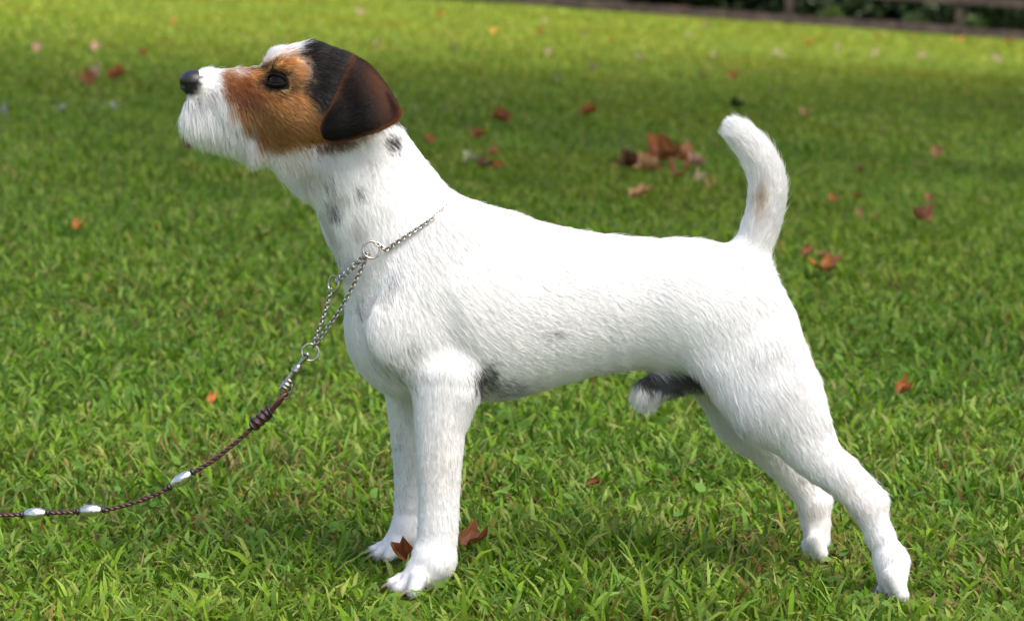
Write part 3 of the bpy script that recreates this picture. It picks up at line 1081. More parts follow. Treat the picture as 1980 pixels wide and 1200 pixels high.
def lathe(name, prof_, p, q, mat, parent, org, sides=14, tone=None, wob=0.0):
    """prof_ = (t along p..q, radius)."""
    V, F = [], []
    Mx = axis_frame(p, q)
    ln = np.linalg.norm(q - p)
    for (t, r) in prof_:
        for k in range(sides):
            an = 2 * math.pi * k / sides
            rr = r * (1 + wob * random.uniform(-1, 1))
            V.append(Vector(p - org) + Mx.to_3x3() @ Vector((rr * math.cos(an), rr * math.sin(an), t * ln)))
    n = len(prof_)
    for i in range(n - 1):
        for k in range(sides):
            k2 = (k + 1) % sides
            F.append((i * sides + k, i * sides + k2, (i + 1) * sides + k2, (i + 1) * sides + k))
    F.append(tuple(range(sides))[::-1])
    F.append(tuple((n - 1) * sides + k for k in range(sides)))
    return link(name, mesh_data(name, V, F, mat, colors=None if tone is None else np.tile(tone, (len(V), 1))), parent)


for (x0, y0, x1, y1) in ((331, 939, 370, 914), (154, 988, 197, 985), (46, 994, 89, 991)):
    p, q = at(x0, y0, YL), at(x1, y1, YL)
    lathe('bead', [(0, .0022), (0.06, .0031), (0.2, .0047), (0.38, .0056), (0.62, .0056), (0.8, .0047), (0.94, .0031), (1, .0022)], p, q, silver, leash, LP, 14, wob=0.05)
    d = (q - p) / np.linalg.norm(q - p)
    for s0, s1 in ((-0.0036, -0.0001), (0.0001, 0.0036)):
        a, b = (p + d * s0, p + d * s1) if s0 < 0 else (q + d * s0, q + d * s1)
        lathe('stopper_ring', [(0, .0022), (0.2, .0033), (0.5, .0037), (0.8, .0033), (1, .0022)], a, b, black_lea, leash, LP, 12)
# plaited keeper near the clasp
p, q = at(486, 826, YL), at(527, 789, YL)
prof_ = []
for k in range(41):
    t = k / 40
    prof_.append((t, 0.0030 + 0.0022 * math.sin(math.pi * min(1, max(0, t))) ** 0.5 + 0.0005 * math.sin(t * 26)))
wr = lathe('keeper_knot', prof_, p, q, leather, leash, LP, 16, tone=(0.085, 0.022, 0.018))
for k in range(5):
    c = p + (q - p) * (0.16 + 0.17 * k)
    Mx = axis_frame(p, q)
    pts_ = [Vector(c - LP) + Mx.to_3x3() @ Vector((0.0053 * math.cos(a), 0.0053 * math.sin(a), 0.0022 * math.cos(a + k))) for a in np.linspace(0, 2 * math.pi, 18, endpoint=False)]
    v, f = tube(pts_, 0.0011, 6, close=True)
    link('lace_turn', mesh_data('lace_turn', v, f, black_lea), wr)
# loop of leather through the swivel
lp = smooth_path([at(524, 792, YL - 0.002), at(540, 772, YL - 0.004), at(553, 760, YL - 0.001), at(548, 768, YL + 0.004), at(526, 794, YL + 0.003)], 40)
v, f = tube(lp - LP, 0.0020, 8)
link('leather_loop', mesh_data('leather_loop', v, f, leather, colors=np.tile((0.085, 0.022, 0.018), (len(v), 1))), leash)
# trigger clasp: eye, barrel, spring body, hook
hook = empty('clasp', LP, None, None)
hook.parent = leash
hook.location = (0, 0, 0)


def cl(name, prof_, a, b):
    return lathe(name, prof_, at(*a, YL), at(*b, YL), steel, hook, LP, 14)


hexa = [at(x, y, YL) - LP for x, y in ((541, 753), (546, 744), (556, 738), (564, 744), (563, 756), (556, 768), (547, 768), (541, 762))]
v, f = tube(smooth_path(hexa + [hexa[0]], 30)[:-1], 0.0013, 8, close=True)
link('swivel_eye', mesh_data('swivel_eye', v, f, steel), hook)
cl('swivel_barrel', [(0, .003), (0.12, .0052), (0.24, .0052), (0.30, .0042), (0.42, .0052), (0.55, .0052), (0.62, .0034), (0.8, .0042), (0.9, .0044), (1, .0030)], (549, 752), (562, 732))
cl('spring_body', [(0, .0030), (0.1, .0036), (0.45, .0034), (0.55, .0040), (0.62, .0046), (0.70, .0036), (0.82, .0036), (0.9, .0030), (1, .0016)], (560, 736), (579, 704))
hk = smooth_path([at(574, 710, YL), at(584, 699, YL), at(594, 690, YL - 0.003), at(594, 684, YL - 0.004), at(589, 685, YL + 0.003), at(582, 698, YL + 0.001)], 30)
v, f = tube(hk - LP, [0.0018] * 24 + [0.0014] * 6, 8)
link('hook', mesh_data('hook', v, f, steel), hook)
cl('thumb_catch', [(0, .0010), (0.3, .0016), (0.7, .0018), (1, .0012)], (571, 716), (564, 712))

# ------------------------------------------------------------------ grass
grass_mat = leaf_like('grass blades', 0.48, 0.38, vary=((0.35, (1.0, 0.84, 0.62), 0.45, 0.70), (2.2, (0.74, 0.86, 0.85), 0.42, 0.68)), spec=0.08)
PALETTE = np.array([(0.165, 0.255, 0.022), (0.130, 0.210, 0.020), (0.205, 0.285, 0.036), (0.100, 0.175, 0.024), (0.250, 0.320, 0.085), (0.150, 0.240, 0.062), (0.29, 0.30, 0.10)]) * np.array([0.96, 1.05, 0.72])
DRY = np.array([(0.26, 0.18, 0.060), (0.17, 0.075, 0.028), (0.30, 0.24, 0.10), (0.20, 0.20, 0.055)])
FEET = [at(800, 1120, -0.058), at(765, 1060, 0.058), at(1726, 1125, -0.062), at(1578, 1050, 0.054)]


def blades(x, y, length, width, lean, nseg, dry_share, curl):
    n = len(x)
    az = rng.random(n) * 2 * math.pi
    z = ground_z(x, y) - 0.002
    th = lean
    P = np.stack([x, y, z], 1)
    hd = np.stack([np.cos(az), np.sin(az)], 1)
    tw = rng.normal(size=n) * 0.5
    side = np.stack([-np.sin(az + tw), np.cos(az + tw), np.zeros(n)], 1)
    rows = []
    tilt = rng.normal(size=n) * 0.35
    for k in range(nseg + 1):
        t = k / nseg
        if k < nseg:
            w = width * (0.72 + 0.5 * t - 0.75 * t * t) * 0.5
            sd_ = side.copy()
            sd_[:, 2] = tilt
            rows += [P - sd_ * w[:, None], P + sd_ * w[:, None]]
        else:
            rows.append(P)
        a = th + curl * t
        stp = (length / nseg)[:, None] * np.stack([hd[:, 0] * np.sin(a), hd[:, 1] * np.sin(a), np.maximum(np.cos(a), -0.15)], 1)
        P = P + stp
    V = np.stack(rows, 1)                                   # n, 2*nseg+1, 3
    m = V.shape[1]
    T = []
    for k in range(nseg - 1):
        a, b, c, d = 2 * k, 2 * k + 1, 2 * k + 3, 2 * k + 2
        T += [(a, b, c), (a, c, d)]
    T.append((2 * nseg - 2, 2 * nseg - 1, 2 * nseg))
    F = (np.arange(n) * m)[:, None, None] + np.array(T)[None]
    ci = rng.integers(0, len(PALETTE), n)
    col = PALETTE[ci] * (0.75 + 0.5 * rng.random(n))[:, None]
    far = smooth(0.5, 16.0, y)[:, None]                     # blades turn yellower up the lawn
    col = col * (np.array([0.96, 1.0, 1.0]) * (1 - far) + np.array([1.28, 1.05, 0.95]) * far)
    dry = rng.random(n) < dry_share
    col[dry] = DRY[rng.integers(0, len(DRY), dry.sum())] * (0.7 + 0.6 * rng.random(dry.sum()))[:, None]
    C = np.repeat(col[:, None], m, 1)
    mid = V.mean(1, keepdims=True)
    V[dry] = mid[dry] + (V[dry] - mid[dry]) * 0.75
    tip = rng.random(n) < 0.15                              # browned tips
    C[tip, -1] = C[tip, -1] * 0.4 + np.array([0.22, 0.15, 0.05]) * 0.6
    return V.reshape(-1, 3), F.reshape(-1, 3), C.reshape(-1, 3)


def WIDE(y):
    return 0.7 + 0.28 * np.maximum(y, 0)


def strip(y0, y1, dens_, pad):
    hw = (y1 + CAM_D) * 0.2115 + pad + WIDE(y1)
    n = int((y1 - y0) * 2 * hw * dens_)
    x = rng.uniform(-hw, hw, n)
    y = rng.uniform(y0, y1, n)
    core = np.abs(x) < (y + CAM_D) * 0.2115 + pad
    ok = core | ((np.abs(x) < (y + CAM_D) * 0.2115 + pad + WIDE(y)) & (rng.random(n) < 0.30))   # thinner to the sides of the view
    return x[ok], y[ok]


parts = []


def add_grass(y0, y1, dens_, pad, len_, wid_, nseg, dry=0.10):
    x, y = strip(y0, y1, dens_, pad)
    n = len(x)
    p3 = np.stack([x, y, np.zeros(n)], 1)
    clump = vnoise(p3, 9, 50)
    length = len_ * (0.40 + 0.80 * rng.random(n) ** 1.3) * (0.50 + 1.0 * clump)
    width = wid_ * (0.5 + 0.9 * rng.random(n))
    lean = np.abs(rng.normal(size=n)) * 0.55 + 0.15
    curl = 0.5 + 1.3 * rng.random(n)
    if y0 < 1.0:                                            # trodden under and before the paws
        for f_ in FEET:
            d = np.hypot((x - f_[0]) / 1.4, y - f_[1])
            length *= np.where(d < 0.05, 0.70 + 0.30 * smooth(0.02, 0.05, d), 1)
            front = (y < f_[1]) & (y > f_[1] - 0.12) & (np.abs(x - f_[0]) < 0.045)
            length[front] *= 0.75
        q = np.stack([x, y, np.full(n, 0.012)], 1)
        ok = sdf(q) > 0.004
        x, y, length, width, lean, curl = [v_[ok] for v_ in (x, y, length, width, lean, curl)]
    dry_share = dry * (0.15 + 3.2 * np.clip(vnoise(np.stack([x, y, x * 0], 1), 4.2, 51) - 0.25, 0, 1) ** 1.3)
    parts.append(blades(x, y, length, width, lean, nseg, dry_share, curl))


add_grass(-0.55, 0.7, 25000, 0.30, 0.037, 0.0049, 3, 0.17)
add_grass(-0.55, 0.7, 8000, 0.30, 0.034, 0.0022, 3, 0.60)
add_grass(0.7, 2.6, 13000, 0.35, 0.036, 0.0060, 3, 0.10)
add_grass(2.6, 6.0, 6500, 0.45, 0.036, 0.0075, 2, 0.09)
add_grass(6.0, 13.0, 2200, 0.6, 0.038, 0.0120, 2, 0.07)
add_grass(13.0, 25.0, 750, 0.8, 0.042, 0.024, 1, 0.05)
add_grass(25.0, 34.7, 260, 1.0, 0.048, 0.045, 1, 0.04)
# clover-like round leaflets low in the sward
x, y = strip(-0.5, 2.0, 260, 0.3)
n = len(x)
z = ground_z(x, y) + 0.006 + 0.014 * rng.random(n)
rad = 0.0030 + 0.0035 * rng.random(n)
V, F, C = [], [], []
tl = rng.normal(size=(n, 2)) * 0.45
ang = np.linspace(0, 2 * math.pi, 8, endpoint=False)
ring = np.stack([np.cos(ang), np.sin(ang)], 1)
vv = np.zeros((n, 9, 3))
for k in range(8):
    dx, dy = ring[k, 0] * rad * 1.15, ring[k, 1] * rad
    vv[:, k] = np.stack([x + dx, y + dy, z + dx * tl[:, 0] + dy * tl[:, 1] + 0.001], 1)
vv[:, 8] = np.stack([x, y, z], 1)
tri = np.array([(k, (k + 1) % 8, 8) for k in range(8)])
F = ((np.arange(n) * 9)[:, None, None] + tri[None]).reshape(-1, 3)
cc = np.array([0.14, 0.26, 0.05]) * (0.7 + 0.6 * rng.random(n))[:, None]
parts.append((vv.reshape(-1, 3), F, np.repeat(cc, 9, 0)))
off = 0
VV, FF, CC = [], [], []
for v, f, c in parts:
    VV.append(v)
    FF.append(f + off)
    CC.append(c)
    off += len(v)
g_ = link('grass', mesh_data('grass', np.concatenate(VV), np.concatenate(FF), grass_mat, colors=np.concatenate(CC)))
tag(g_, 'broad bladed green grass of the lawn', 'grass', None, 'stuff')
print('grass triangles', sum(len(f) for f in FF))

# ------------------------------------------------------------------ fallen leaves
fallen_mat = leaf_like('fallen leaf', 0.55, 0.25)


def leaf_mesh(seed, fold, curl):
    """A five-lobed leaf with a midrib fold, curled edges and a stalk; unit length 1."""
    r0 = random.Random(seed)
    lob = [(0, 1.0), (24, 0.64), (52, 0.88), (82, 0.58), (116, 0.62), (150, 0.36), (180, 0.12)]
    pts_ = []
    for a, r in lob:
        pts_.append((a, r * r0.uniform(0.88, 1.1)))
    for a, r in lob[-2:0:-1]:
        pts_.append((-a, r * r0.uniform(0.88, 1.1)))
    V = [(0, 0, 0)]
    for ringf in (0.5, 1.0):
        for a, r in pts_:
            an = math.radians(a)
            rr = r * ringf if ringf == 1.0 else 0.5 * r + 0.08
            x_, y_ = rr * math.sin(an), rr * math.cos(an)
            z_ = abs(x_) * fold + curl * (x_ * x_ + y_ * y_) * (0.7 + 0.6 * r0.random()) + r0.uniform(-0.03, 0.03)
            V.append((x_ * 0.9, y_, z_))
    n_ = len(pts_)
    F = []
    for k in range(n_):
        k2 = (k + 1) % n_
        F.append((0, 1 + k, 1 + k2))
        F.append((1 + k, 1 + n_ + k, 1 + n_ + k2, 1 + k2))
    if seed % 4 != 2:                                       # dried: the blade rolls up along its length
        rl = 0.9 + 0.5 * r0.random()
        W = []
        for (x_, y_, z_) in V:
            an = x_ * (1.6 + rl)
            W.append((math.sin(an) / (1.6 + rl), y_, (1 - math.cos(an)) / (1.6 + rl) + 0.5 * z_ + 0.15 * y_ * y_))
        V = W
    b = len(V)
    sv, sf = tube([(0, -0.02, 0.0), (0.03, -0.3, 0.02), (0.02, -0.62, 0.10)], [0.018, 0.014, 0.02], 4)
    V += [tuple(q_) for q_ in sv]
    F += [tuple(b + k for k in q_) for q_ in sf]
    return V, F, n_


TONES = {
    'rust': (0.33, 0.11, 0.030), 'orange': (0.46, 0.18, 0.040), 'dark': (0.10, 0.038, 0.016), 'redbrown': (0.27, 0.095, 0.032), 'salmon': (0.46, 0.19, 0.095),
    'tan': (0.50, 0.27, 0.12), 'pink': (0.52, 0.31, 0.23), 'pale': (0.36, 0.29, 0.16), 'palegreen': (0.36, 0.40, 0.20), 'yellow': (0.55, 0.33, 0.05), 'grey': (0.36, 0.36, 0.28)}
LEAF_ME = {}


def leaf_data(tone, shape):
    key = (tone, shape)
    if key not in LEAF_ME:
        r0 = random.Random(shape * 7 + 1)
        V, F, n_ = leaf_mesh(shape, (0.25, 0.75, 0.45, 1.1)[shape % 4], (0.35, 0.12, 0.55, 0.25)[shape % 4])
        base = np.array(TONES[tone])
        C = np.array([base * (0.65 + 0.7 * r0.random()) for _ in V])
        C[0] = base * 0.6
        LEAF_ME[key] = mesh_data('fallen_leaf', V, F, fallen_mat, smooth_shade=False, colors=C)
    return LEAF_ME[key]


def fallen(px, py, wpx, tone, label, group='fallen leaves on the lawn', shape=None, lift=0.016, lean=None, spin=None):
    g, dist = ground_hit(px, py)
    size = wpx * dist / FPX / 1.25
    o = link('fallen_leaf', leaf_data(tone, random.randrange(4) if shape is None else shape))
    sp = random.uniform(0, 2 * math.pi) if spin is None else spin
    le = random.uniform(0.20, 0.60) if lean is None else lean
    o.rotation_euler = (Matrix.Rotation(le, 3, 'X') @ Matrix.Rotation(sp, 3, 'Z')).to_euler()
    o.scale = (size, size, size)
    o.location = (g[0], g[1], g[2] + lift)
    md = o.modifiers.new('thickness', 'SOLIDIFY')
    md.thickness = 0.012
    return tag(o, label, 'leaf', group)


LEAVES = [
    (1236, 342, 74, 'dark', 'big dark brown curled leaf at the left of the leaf heap before the tail'),
    (1262, 347, 56, 'tan', 'tan curled leaf lying against the dark curled leaf of the heap'),
    (1290, 326, 80, 'redbrown', 'red brown leaf at the back of the leaf heap before the tail'),
    (1318, 326, 44, 'salmon', 'salmon leaf at the back right of the leaf heap before the tail'),
    (1350, 335, 44, 'pink', 'flat pinkish leaf trailing right behind the leaf heap'),
    (1315, 362, 70, 'redbrown', 'long red brown leaf at the front of the leaf heap before the tail'),
    (1352, 367, 34, 'pale', 'pale tan leaf at the right end of the front red brown leaf'),
    (1374, 382, 34, 'tan', 'small tan leaf just right of the leaf heap before the tail'),
    (1228, 403, 40, 'tan', 'tan leaf low above the dog back, below the leaf heap'),
    (1249, 395, 22, 'rust', 'small rust red leaf touching the tan leaf below the leaf heap'),
    (1185, 344, 24, 'orange', 'small orange leaf alone to the left of the leaf heap'),
    (975, 248, 44, 'rust', 'rust orange leaf behind the neck, left of two in the shaded strip'),
    (1132, 234, 38, 'rust', 'dark rust leaf in the shaded strip above the dog back'),
    (942, 340, 40, 'dark', 'dark brown leaf close behind the dog neck'),
    (966, 342, 26, 'orange', 'orange leaf at the right end of the dark brown leaf behind the neck'),
    (912, 330, 36, 'palegreen', 'pale green leaf beside the dark brown leaf behind the neck'),
    (950, 317, 24, 'salmon', 'small salmon leaf above the dark brown leaf behind the neck'),
    (930, 279, 38, 'redbrown', 'dull red leaf in the grass behind the dog neck'),
    (833, 291, 32, 'orange', 'orange leaf half hidden by the back of the dog neck'),
    (1778, 446, 50, 'salmon', 'salmon leaf on its own in the open lawn right of the tail'),
    (1613, 407, 28, 'rust', 'rust leaf right of the tail, beside an upright one'),
    (1660, 402, 18, 'redbrown', 'narrow red brown leaf standing upright right of the tail'),
    (1795, 407, 30, 'salmon', 'small salmon leaf behind the larger salmon leaf at right'),
    (1662, 438, 22, 'tan', 'small tan leaf below the upright red brown leaf'),
    (1690, 437, 18, 'tan', 'tiny tan leaf right of the small tan leaf by the tail'),
    (1558, 517, 32, 'redbrown', 'brown curled leaf right of the tail root, beside a tan one'),
    (1585, 522, 26, 'tan', 'tan leaf right beside the brown curled leaf by the tail root'),
    (1588, 546, 62, 'orange', 'long orange leaf lying below the brown curled leaf by the tail root'),
    (1665, 348, 16, 'redbrown', 'tiny dark red leaf in the shade right of the tail'),
    (1810, 315, 28, 'tan', 'faint tan leaf in the shaded lawn at far right'),
    (150, 466, 34, 'orange', 'orange brown leaf lying flat on the lawn below left of the muzzle'),
    (172, 176, 38, 'redbrown', 'red brown leaf left of the nose, beside an orange one'),
    (220, 163, 44, 'rust', 'rust orange leaf left of the nose, beside a red brown one'),
    (186, 157, 34, 'pink', 'pale pink leaf behind the two rusty leaves left of the nose'),
    (370, 303, 40, 'dark', 'dark brown leaf right under the white beard'),
    (115, 230, 28, 'grey', 'greyish leaf in the shade left of the muzzle, middle of three in a row'),
    (225, 222, 28, 'grey', 'greyish leaf nearest the muzzle of three in a row'),
    (8, 238, 28, 'grey', 'greyish leaf at the left edge, outermost of three in a row'),
    (78, 106, 30, 'pink', 'pale pinkish leaf at the edge of the shade, farther left of two'),
    (188, 101, 30, 'pink', 'pale pinkish leaf at the edge of the shade, nearer the dog of two'),
    (280, 116, 22, 'rust', 'small rust leaf above the nose in the lit lawn'),
    (410, 816, 32, 'orange', 'orange brown leaf sunk in the grass above the leash beads'),
    (1145, 981, 26, 'redbrown', 'small red brown leaf in the grass under the belly'),
    (1742, 798, 40, 'rust', 'dry brown flat leaf in the grass right of the hind leg'),
    (1557, 232, 34, 'tan', 'tan leaf in the shaded strip right of the tail tip'),
    (1358, 158, 26, 'dark', 'dark brown leaf above the tail tip in the shaded strip'),
    (1422, 158, 24, 'orange', 'orange leaf above the tail tip, right of the dark brown one'),
    (1560, 92, 20, 'yellow', 'bright yellow orange leaf in the far sunlit strip'),
    (958, 70, 24, 'yellow', 'yellow orange leaf up the lawn behind the ear'),
    (1300, 30, 26, 'salmon', 'salmon leaf on the left of the small heap by the far fence'),
    (1313, 26, 26, 'rust', 'rust leaf on top of the small heap by the far fence'),
    (1328, 33, 24, 'salmon', 'pinkish leaf on the right of the small heap by the far fence'),
]
for (x, y, w, tone, lab) in LEAVES:
    fallen(x, y, w, tone, lab, lean=random.uniform(0.08, 0.30) if 'heap' in lab or 'flat' in lab else None, lift=0.026)
PALE = [(1108, 15, 17, 'at the very top, nearest the left end of the fence'), (1367, 57, 17, 'under the fence right of the salmon heap'), (1143, 137, 23, 'above the middle of the dog back, on the shade line'),
        (1075, 160, 20, 'in the shade just left of the one on the shade line'), (1237, 118, 17, 'between the shade line and the salmon heap'), (1060, 112, 22, 'in the sun above the withers'), (1382, 115, 17, 'straight above the tail tip'),
        (1500, 110, 22, 'left one of a touching pair right of the tail tip'), (1515, 115, 17, 'right one of the touching pair right of the tail tip'), (1690, 112, 20, 'well right of the touching pair'), (1780, 115, 22, 'second from the right edge'),
        (1930, 122, 22, 'nearest the right edge'), (1055, 45, 17, 'high above the withers'), (1330, 72, 15, 'just below the salmon heap'), (1620, 100, 17, 'halfway from the touching pair to the right edge'), (700, 30, 18, 'above the ear, near the top edge'),
        (730, 95, 20, 'right behind the ear'), (880, 100, 18, 'on its own between the ear and the withers'), (1130, 70, 15, 'below the left end of the fence')]
for (x, y, w, where) in PALE:
    fallen(x, y, w, 'pale', 'small pale leaf ' + where, 'pale leaves on the far lawn', lean=0.7)
SPECK = [(1600, 72, 13, 'first from the left of five under the visible rails'), (1695, 76, 13, 'second of five under the visible rails'), (1762, 78, 13, 'third of five under the visible rails'), (1857, 81, 13, 'fourth of five under the visible rails'), (1948, 84, 13, 'last of five, by the right edge'),
         (1046, 68, 15, 'above the withers'), (1178, 80, 15, 'between withers and salmon heap'), (335, 50, 15, 'above the nose'), (850, 35, 15, 'right of the ear, near the top edge')]
for (x, y, w, where) in SPECK:
    fallen(x, y, w, 'orange', 'tiny orange leaf ' + where, 'orange specks of leaf on the far lawn', lean=0.7)
# the two leaves by the front paws
o = fallen(908, 1092, 66, 'redbrown', 'red brown leaf beside the heel of the near front paw', shape=1, lift=0.020, lean=0.30, spin=-0.9)
o = fallen(786, 1110, 58, 'rust', 'rust leaf caught between the two front paws', shape=3, lift=0.016, lean=0.9, spin=0.8)
# dark weed on the lawn
g, dist = ground_hit(1420, 212)
weed_mat = leaf_like('weed leaf', 0.5, 0.3)


def sprig(name, base, n, ln, wd, tone, label, cat, spread=0.9):
    V, F, C = [], [], []
    for k in range(n):
        az, le = random.uniform(0, 6.283), random.uniform(0.1, spread)
        d = Vector((math.cos(az) * math.sin(le), math.sin(az) * math.sin(le), math.cos(le)))
        s = Vector((-math.sin(az), math.cos(az), 0))
        l_, w_ = ln * random.uniform(0.6, 1.1), wd * random.uniform(0.7, 1.2)
        b = len(V)
        dr = Vector((0, 0, -0.25 * l_))
        V += [Vector((0, 0, 0)), d * l_ * 0.5 + s * w_ / 2, d * l_ + dr, d * l_ * 0.5 - s * w_ / 2]
        F += [(b, b + 1, b + 2, b + 3)]
        C += [np.array(tone) * random.uniform(0.7, 1.3)] * 4
    o = link(name, mesh_data(name, V, F, weed_mat, colors=np.array(C)))
    o.location = base
    return tag(o, label, cat)


sprig('weed', g, 26, 0.085, 0.03, (0.025, 0.06, 0.02), 'dark green weed tuft on the lawn just above the tail tip', 'weed')

# ------------------------------------------------------------------ far fence
wood = material('shade-darkened weathered board', rough=0.85, spec=0.2)
noise_color(wood, (0.026, 0.019, 0.017), (0.070, 0.050, 0.042), 6.0, detail=8, coord='Object', bump=0.4, bump_dist=0.004)  # boards coloured darker to put the fence's shade into the wood
FY = 35.0


def box(V, F, c, hx_, hy_, hz_, shear=0.0):
    b = len(V)
    for sx in (-1, 1):
        for sy in (-1, 1):
            for sz in (-1, 1):
                V.append((c[0] + sx * hx_, c[1] + sy * hy_, c[2] + sz * hz_ + sx * hx_ * shear))
    F += [tuple(b + i for i in q_) for q_ in ((0, 1, 3, 2), (4, 6, 7, 5), (0, 4, 5, 1), (2, 3, 7, 6), (0, 2, 6, 4), (1, 5, 7, 3))]


fence = empty('fence', (0, FY, float(ground_z(0, FY))), 'weathered brown post and board fence along the far edge of the lawn', 'fence')
FO = np.array(fence.location)
BAY = 2.6
for i in range(-6, 8):
    x0 = 1.62 + i * BAY
    z0 = float(ground_z(x0, FY))
    V, F = [], []
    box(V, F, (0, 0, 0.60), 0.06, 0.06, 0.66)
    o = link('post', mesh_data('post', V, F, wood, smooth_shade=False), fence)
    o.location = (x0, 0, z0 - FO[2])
    o.rotation_euler = (random.uniform(-.02, .02), random.uniform(-.02, .02), 0)
    if i < 7:
        x1 = x0 + BAY
        z1 = float(ground_z(x1, FY))
        for hgt in (0.11, 0.56, 1.02):
            V, F = [], []
            dz = random.uniform(-.02, .02)
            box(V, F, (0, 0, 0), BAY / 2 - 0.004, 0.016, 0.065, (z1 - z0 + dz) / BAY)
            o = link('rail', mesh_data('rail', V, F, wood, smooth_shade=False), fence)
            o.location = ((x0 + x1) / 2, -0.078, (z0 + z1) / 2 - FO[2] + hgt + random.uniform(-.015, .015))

# ------------------------------------------------------------------ trees and bushes
bark = material('bark', rough=0.9, spec=0.1)
noise_color(bark, (0.045, 0.032, 0.022), (0.12, 0.09, 0.065), 5, detail=8, bump=0.8, bump_dist=0.02)
crown_mat = leaf_like('tree leaves', 0.5, 0.30)


def tree(name, x, y, crown_c, crown_r, n, leaf, tone, label, cat, group, trunk_r=0.12, limbs=5, seed=0):
    r0 = np.random.default_rng(seed)
    z0 = float(ground_z(x, y))
    t = empty(name, (x, y, z0), label, cat, group)
    V, F = [], []
    top = np.array([0.2, 0, crown_c])
    v, f = tube([(0, 0, -0.1), (0.03, 0.02, crown_c * 0.3), (0.12, -0.03, crown_c * 0.65), tuple(top)], [trunk_r * 1.3, trunk_r, trunk_r * 0.8, trunk_r * 0.4], 8)
    V += v
    F += f
    for k in range(limbs):
        a = 2 * math.pi * k / limbs + r0.random()
        h0 = crown_c * r0.uniform(0.45, 0.8)
        e = np.array([math.cos(a) * crown_r[0] * 0.7, math.sin(a) * crown_r[0] * 0.7, crown_c + crown_r[1] * r0.uniform(-0.3, 0.5)])
        v, f = tube([(0.06, 0, h0), tuple(e * [0.5, 0.5, 0.5] + np.array([0, 0, h0 * 0.55])), tuple(e)], [trunk_r * 0.5, trunk_r * 0.35, trunk_r * 0.12], 6)
        b = len(V)
        V += v
        F += [tuple(b + i for i in q_) for q_ in f]
    link('trunk', mesh_data('trunk', V, F, bark), t)
    # crown: clumps of leaf-sized faces through an uneven volume
    nc = max(10, n // 90)
    cd = r0.normal(size=(nc, 3))
    cd = cd / np.linalg.norm(cd, axis=1)[:, None] * (r0.random(nc) ** 0.45)[:, None]
    cc = cd * [crown_r[0], crown_r[0], crown_r[1]] + [0, 0, crown_c]
    which = r0.integers(0, nc, n)
    P = cc[which] + r0.normal(size=(n, 3)) * min(crown_r) * 0.17
    P[:, 2] = np.maximum(P[:, 2], 0.05)
    nrm = r0.normal(size=(n, 3)) + [0, 0, 0.6]
    nrm /= np.linalg.norm(nrm, axis=1)[:, None]
    tg = np.cross(nrm, r0.normal(size=(n, 3)))
    tg /= np.linalg.norm(tg, axis=1)[:, None]
    bt = np.cross(nrm, tg)
    s = leaf * (0.6 + 0.8 * r0.random(n))[:, None]
    Q = np.stack([P - tg * s, P + bt * s * 0.5, P + tg * s, P - bt * s * 0.5], 1).reshape(-1, 3)
    shade = (0.65 + 0.7 * r0.random(nc))[which] * (0.8 + 0.4 * r0.random(n))
    C = np.repeat(np.array(tone)[None] * shade[:, None], 4, 0)
    link('crown', mesh_data('crown', Q, np.arange(4 * n).reshape(n, 4), crown_mat, smooth_shade=False, colors=C), t)
    return t


BG = 'bushes behind the far fence'
spots = [(-9.5, 44.2, (0.030, 0.055, 0.018)), (-6.4, 43.6, (0.028, 0.050, 0.020)), (-3.2, 44.0, (0.035, 0.060, 0.020)), (-0.4, 43.4, (0.030, 0.060, 0.022)), (2.2, 43.8, (0.050, 0.085, 0.030)), (4.6, 43.3, (0.026, 0.045, 0.018)),
         (6.9, 43.7, (0.030, 0.055, 0.020)), (9.3, 43.4, (0.040, 0.070, 0.022)), (11.8, 44.0, (0.030, 0.055, 0.020))]
names_ = ['dark leafy bush behind the fence past the left edge of view', 'leafy bush behind the hidden left stretch of fence', 'dark bush behind the fence above the dog head', 'dark bush behind the fence, first that shows at its left end',
          'lighter green bush behind the fence where it meets the top edge', 'very dark bush behind the middle of the visible fence', 'dark green bush behind the fence above the tail', 'brighter green bush behind the fence towards the right corner', 'dark bush behind the fence at the right edge']
for k, ((x, y, tone), lab) in enumerate(zip(spots, names_)):
    tree('bush', x, y - 5.5, 1.5, (1.75, 1.6), 5200, 0.085, tone, lab, 'bush', BG, 0.05, 5, seed=100 + k)
for k, x in enumerate((-11, -6.5, -2.5, 1.2, 5.0, 8.6, 12.5)):
    tree('tree', x, 41.0 + (k % 2) * 1.6, 5.4, (3.1, 3.4), 5200, 0.16, (0.030, 0.052, 0.018), 'tall dark tree in the wood behind the fence, ' + ('outermost on the left', 'second from the left', 'third from the left', 'middle of seven', 'third from the right', 'second from the right', 'outermost on the right')[k], 'tree', 'tall trees behind the fence', 0.17, 6, seed=200 + k)
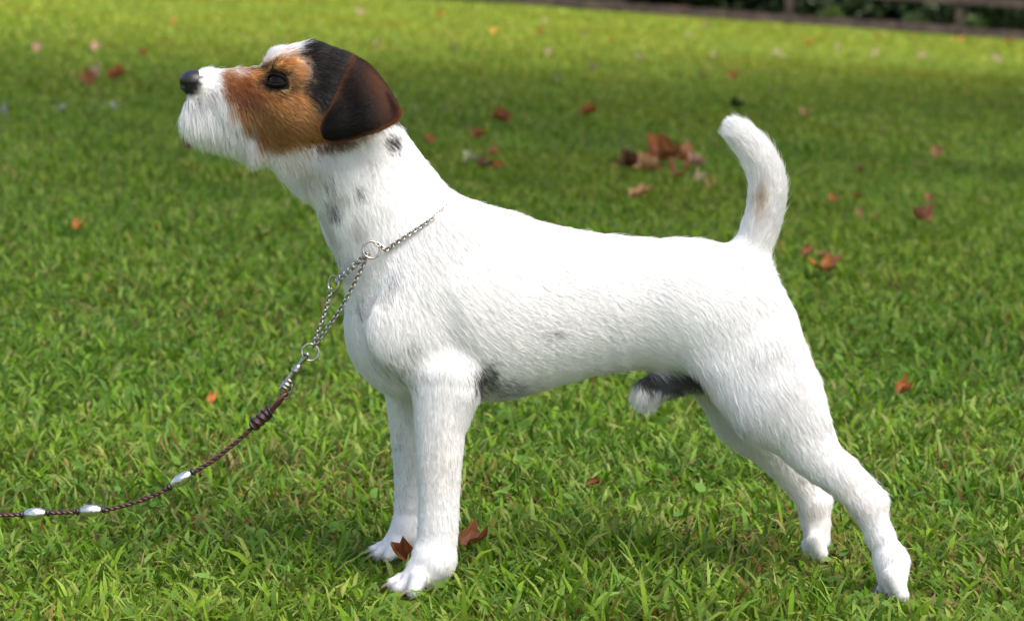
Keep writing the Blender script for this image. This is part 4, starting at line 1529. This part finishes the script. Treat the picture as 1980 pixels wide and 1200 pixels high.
# thicket closing the view under the trees
r0 = np.random.default_rng(5)
n = 16000
P = np.stack([r0.uniform(-18, 20, n), r0.uniform(42.5, 48, n), np.abs(r0.normal(size=n)) * 2.4 - 1.0], 1)
tg = r0.normal(size=(n, 3))
tg /= np.linalg.norm(tg, axis=1)[:, None]
bt = np.cross(tg, r0.normal(size=(n, 3)))
bt /= np.linalg.norm(bt, axis=1)[:, None]
s = 0.30 * (0.6 + 0.8 * r0.random(n))[:, None]
Q = np.stack([P - tg * s, P + bt * s * 0.6, P + tg * s, P - bt * s * 0.6], 1).reshape(-1, 3)
C = np.repeat(np.array([0.026, 0.042, 0.016])[None] * (0.6 + 0.8 * r0.random(n))[:, None], 4, 0)
tag(link('undergrowth', mesh_data('undergrowth', Q, np.arange(4 * n).reshape(n, 4), crown_mat, smooth_shade=False, colors=C)), 'dark tangled undergrowth of the wood behind the fence', 'undergrowth', None, 'stuff')
# pale sprigs that poke through the fence
for px, py, tone, lab in ((1612, 44, (0.11, 0.17, 0.04), 'bright green sprig poking through the fence above the open lawn'), (1772, 50, (0.09, 0.13, 0.06), 'grey green sprig at the end of the visible upper rail'),
                          (1885, 55, (0.08, 0.13, 0.04), 'green sprig poking through the fence at the right corner')):
    d = ray(px, py)
    t = (FY + 0.25 + CAM_D) / d[1]
    x = d[0] * t
    sprig('sprig', (x, FY + 0.25, float(ground_z(x, FY + 0.25)) + 0.05), 60, 0.42, 0.09, tone, lab, 'plant', 0.8)
# unseen trees right of the view, the loose ones added to dim the near lawn: placed from the ground each one shades
for k, (sx, sy, hh, rr, n, lab) in enumerate((
        (0.4, 0.3, 8.6, 4.0, 1500, 'unseen loose crowned tree added right of the dog to shade it'), (-1.8, 3.6, 7.6, 2.6, 900, 'unseen small loose crowned tree added to shade the lawn, nearest the camera'), (0.6, 5.4, 8.0, 3.2, 1900, 'unseen loose crowned tree added to shade the near lawn, second along'),
        (-1.6, 8.6, 8.2, 2.6, 4600, 'dense tree beside the lawn, third along'), (2.6, 11.0, 8.4, 3.4, 7000, 'dense tree beside the lawn, fourth along'), (5.2, 15.0, 8.8, 3.4, 7000, 'dense tree beside the lawn, farthest along'))):
    off_ = hh / math.tan(SUN_EL)
    tree('shade_tree', sx + math.sin(SUN_AZ) * off_, sy + math.cos(SUN_AZ) * off_, hh, (rr, 2.2), n, 0.16, (0.035, 0.07, 0.02), lab, 'tree', 'shade trees beside the lawn', 0.2, 7, seed=300 + k)
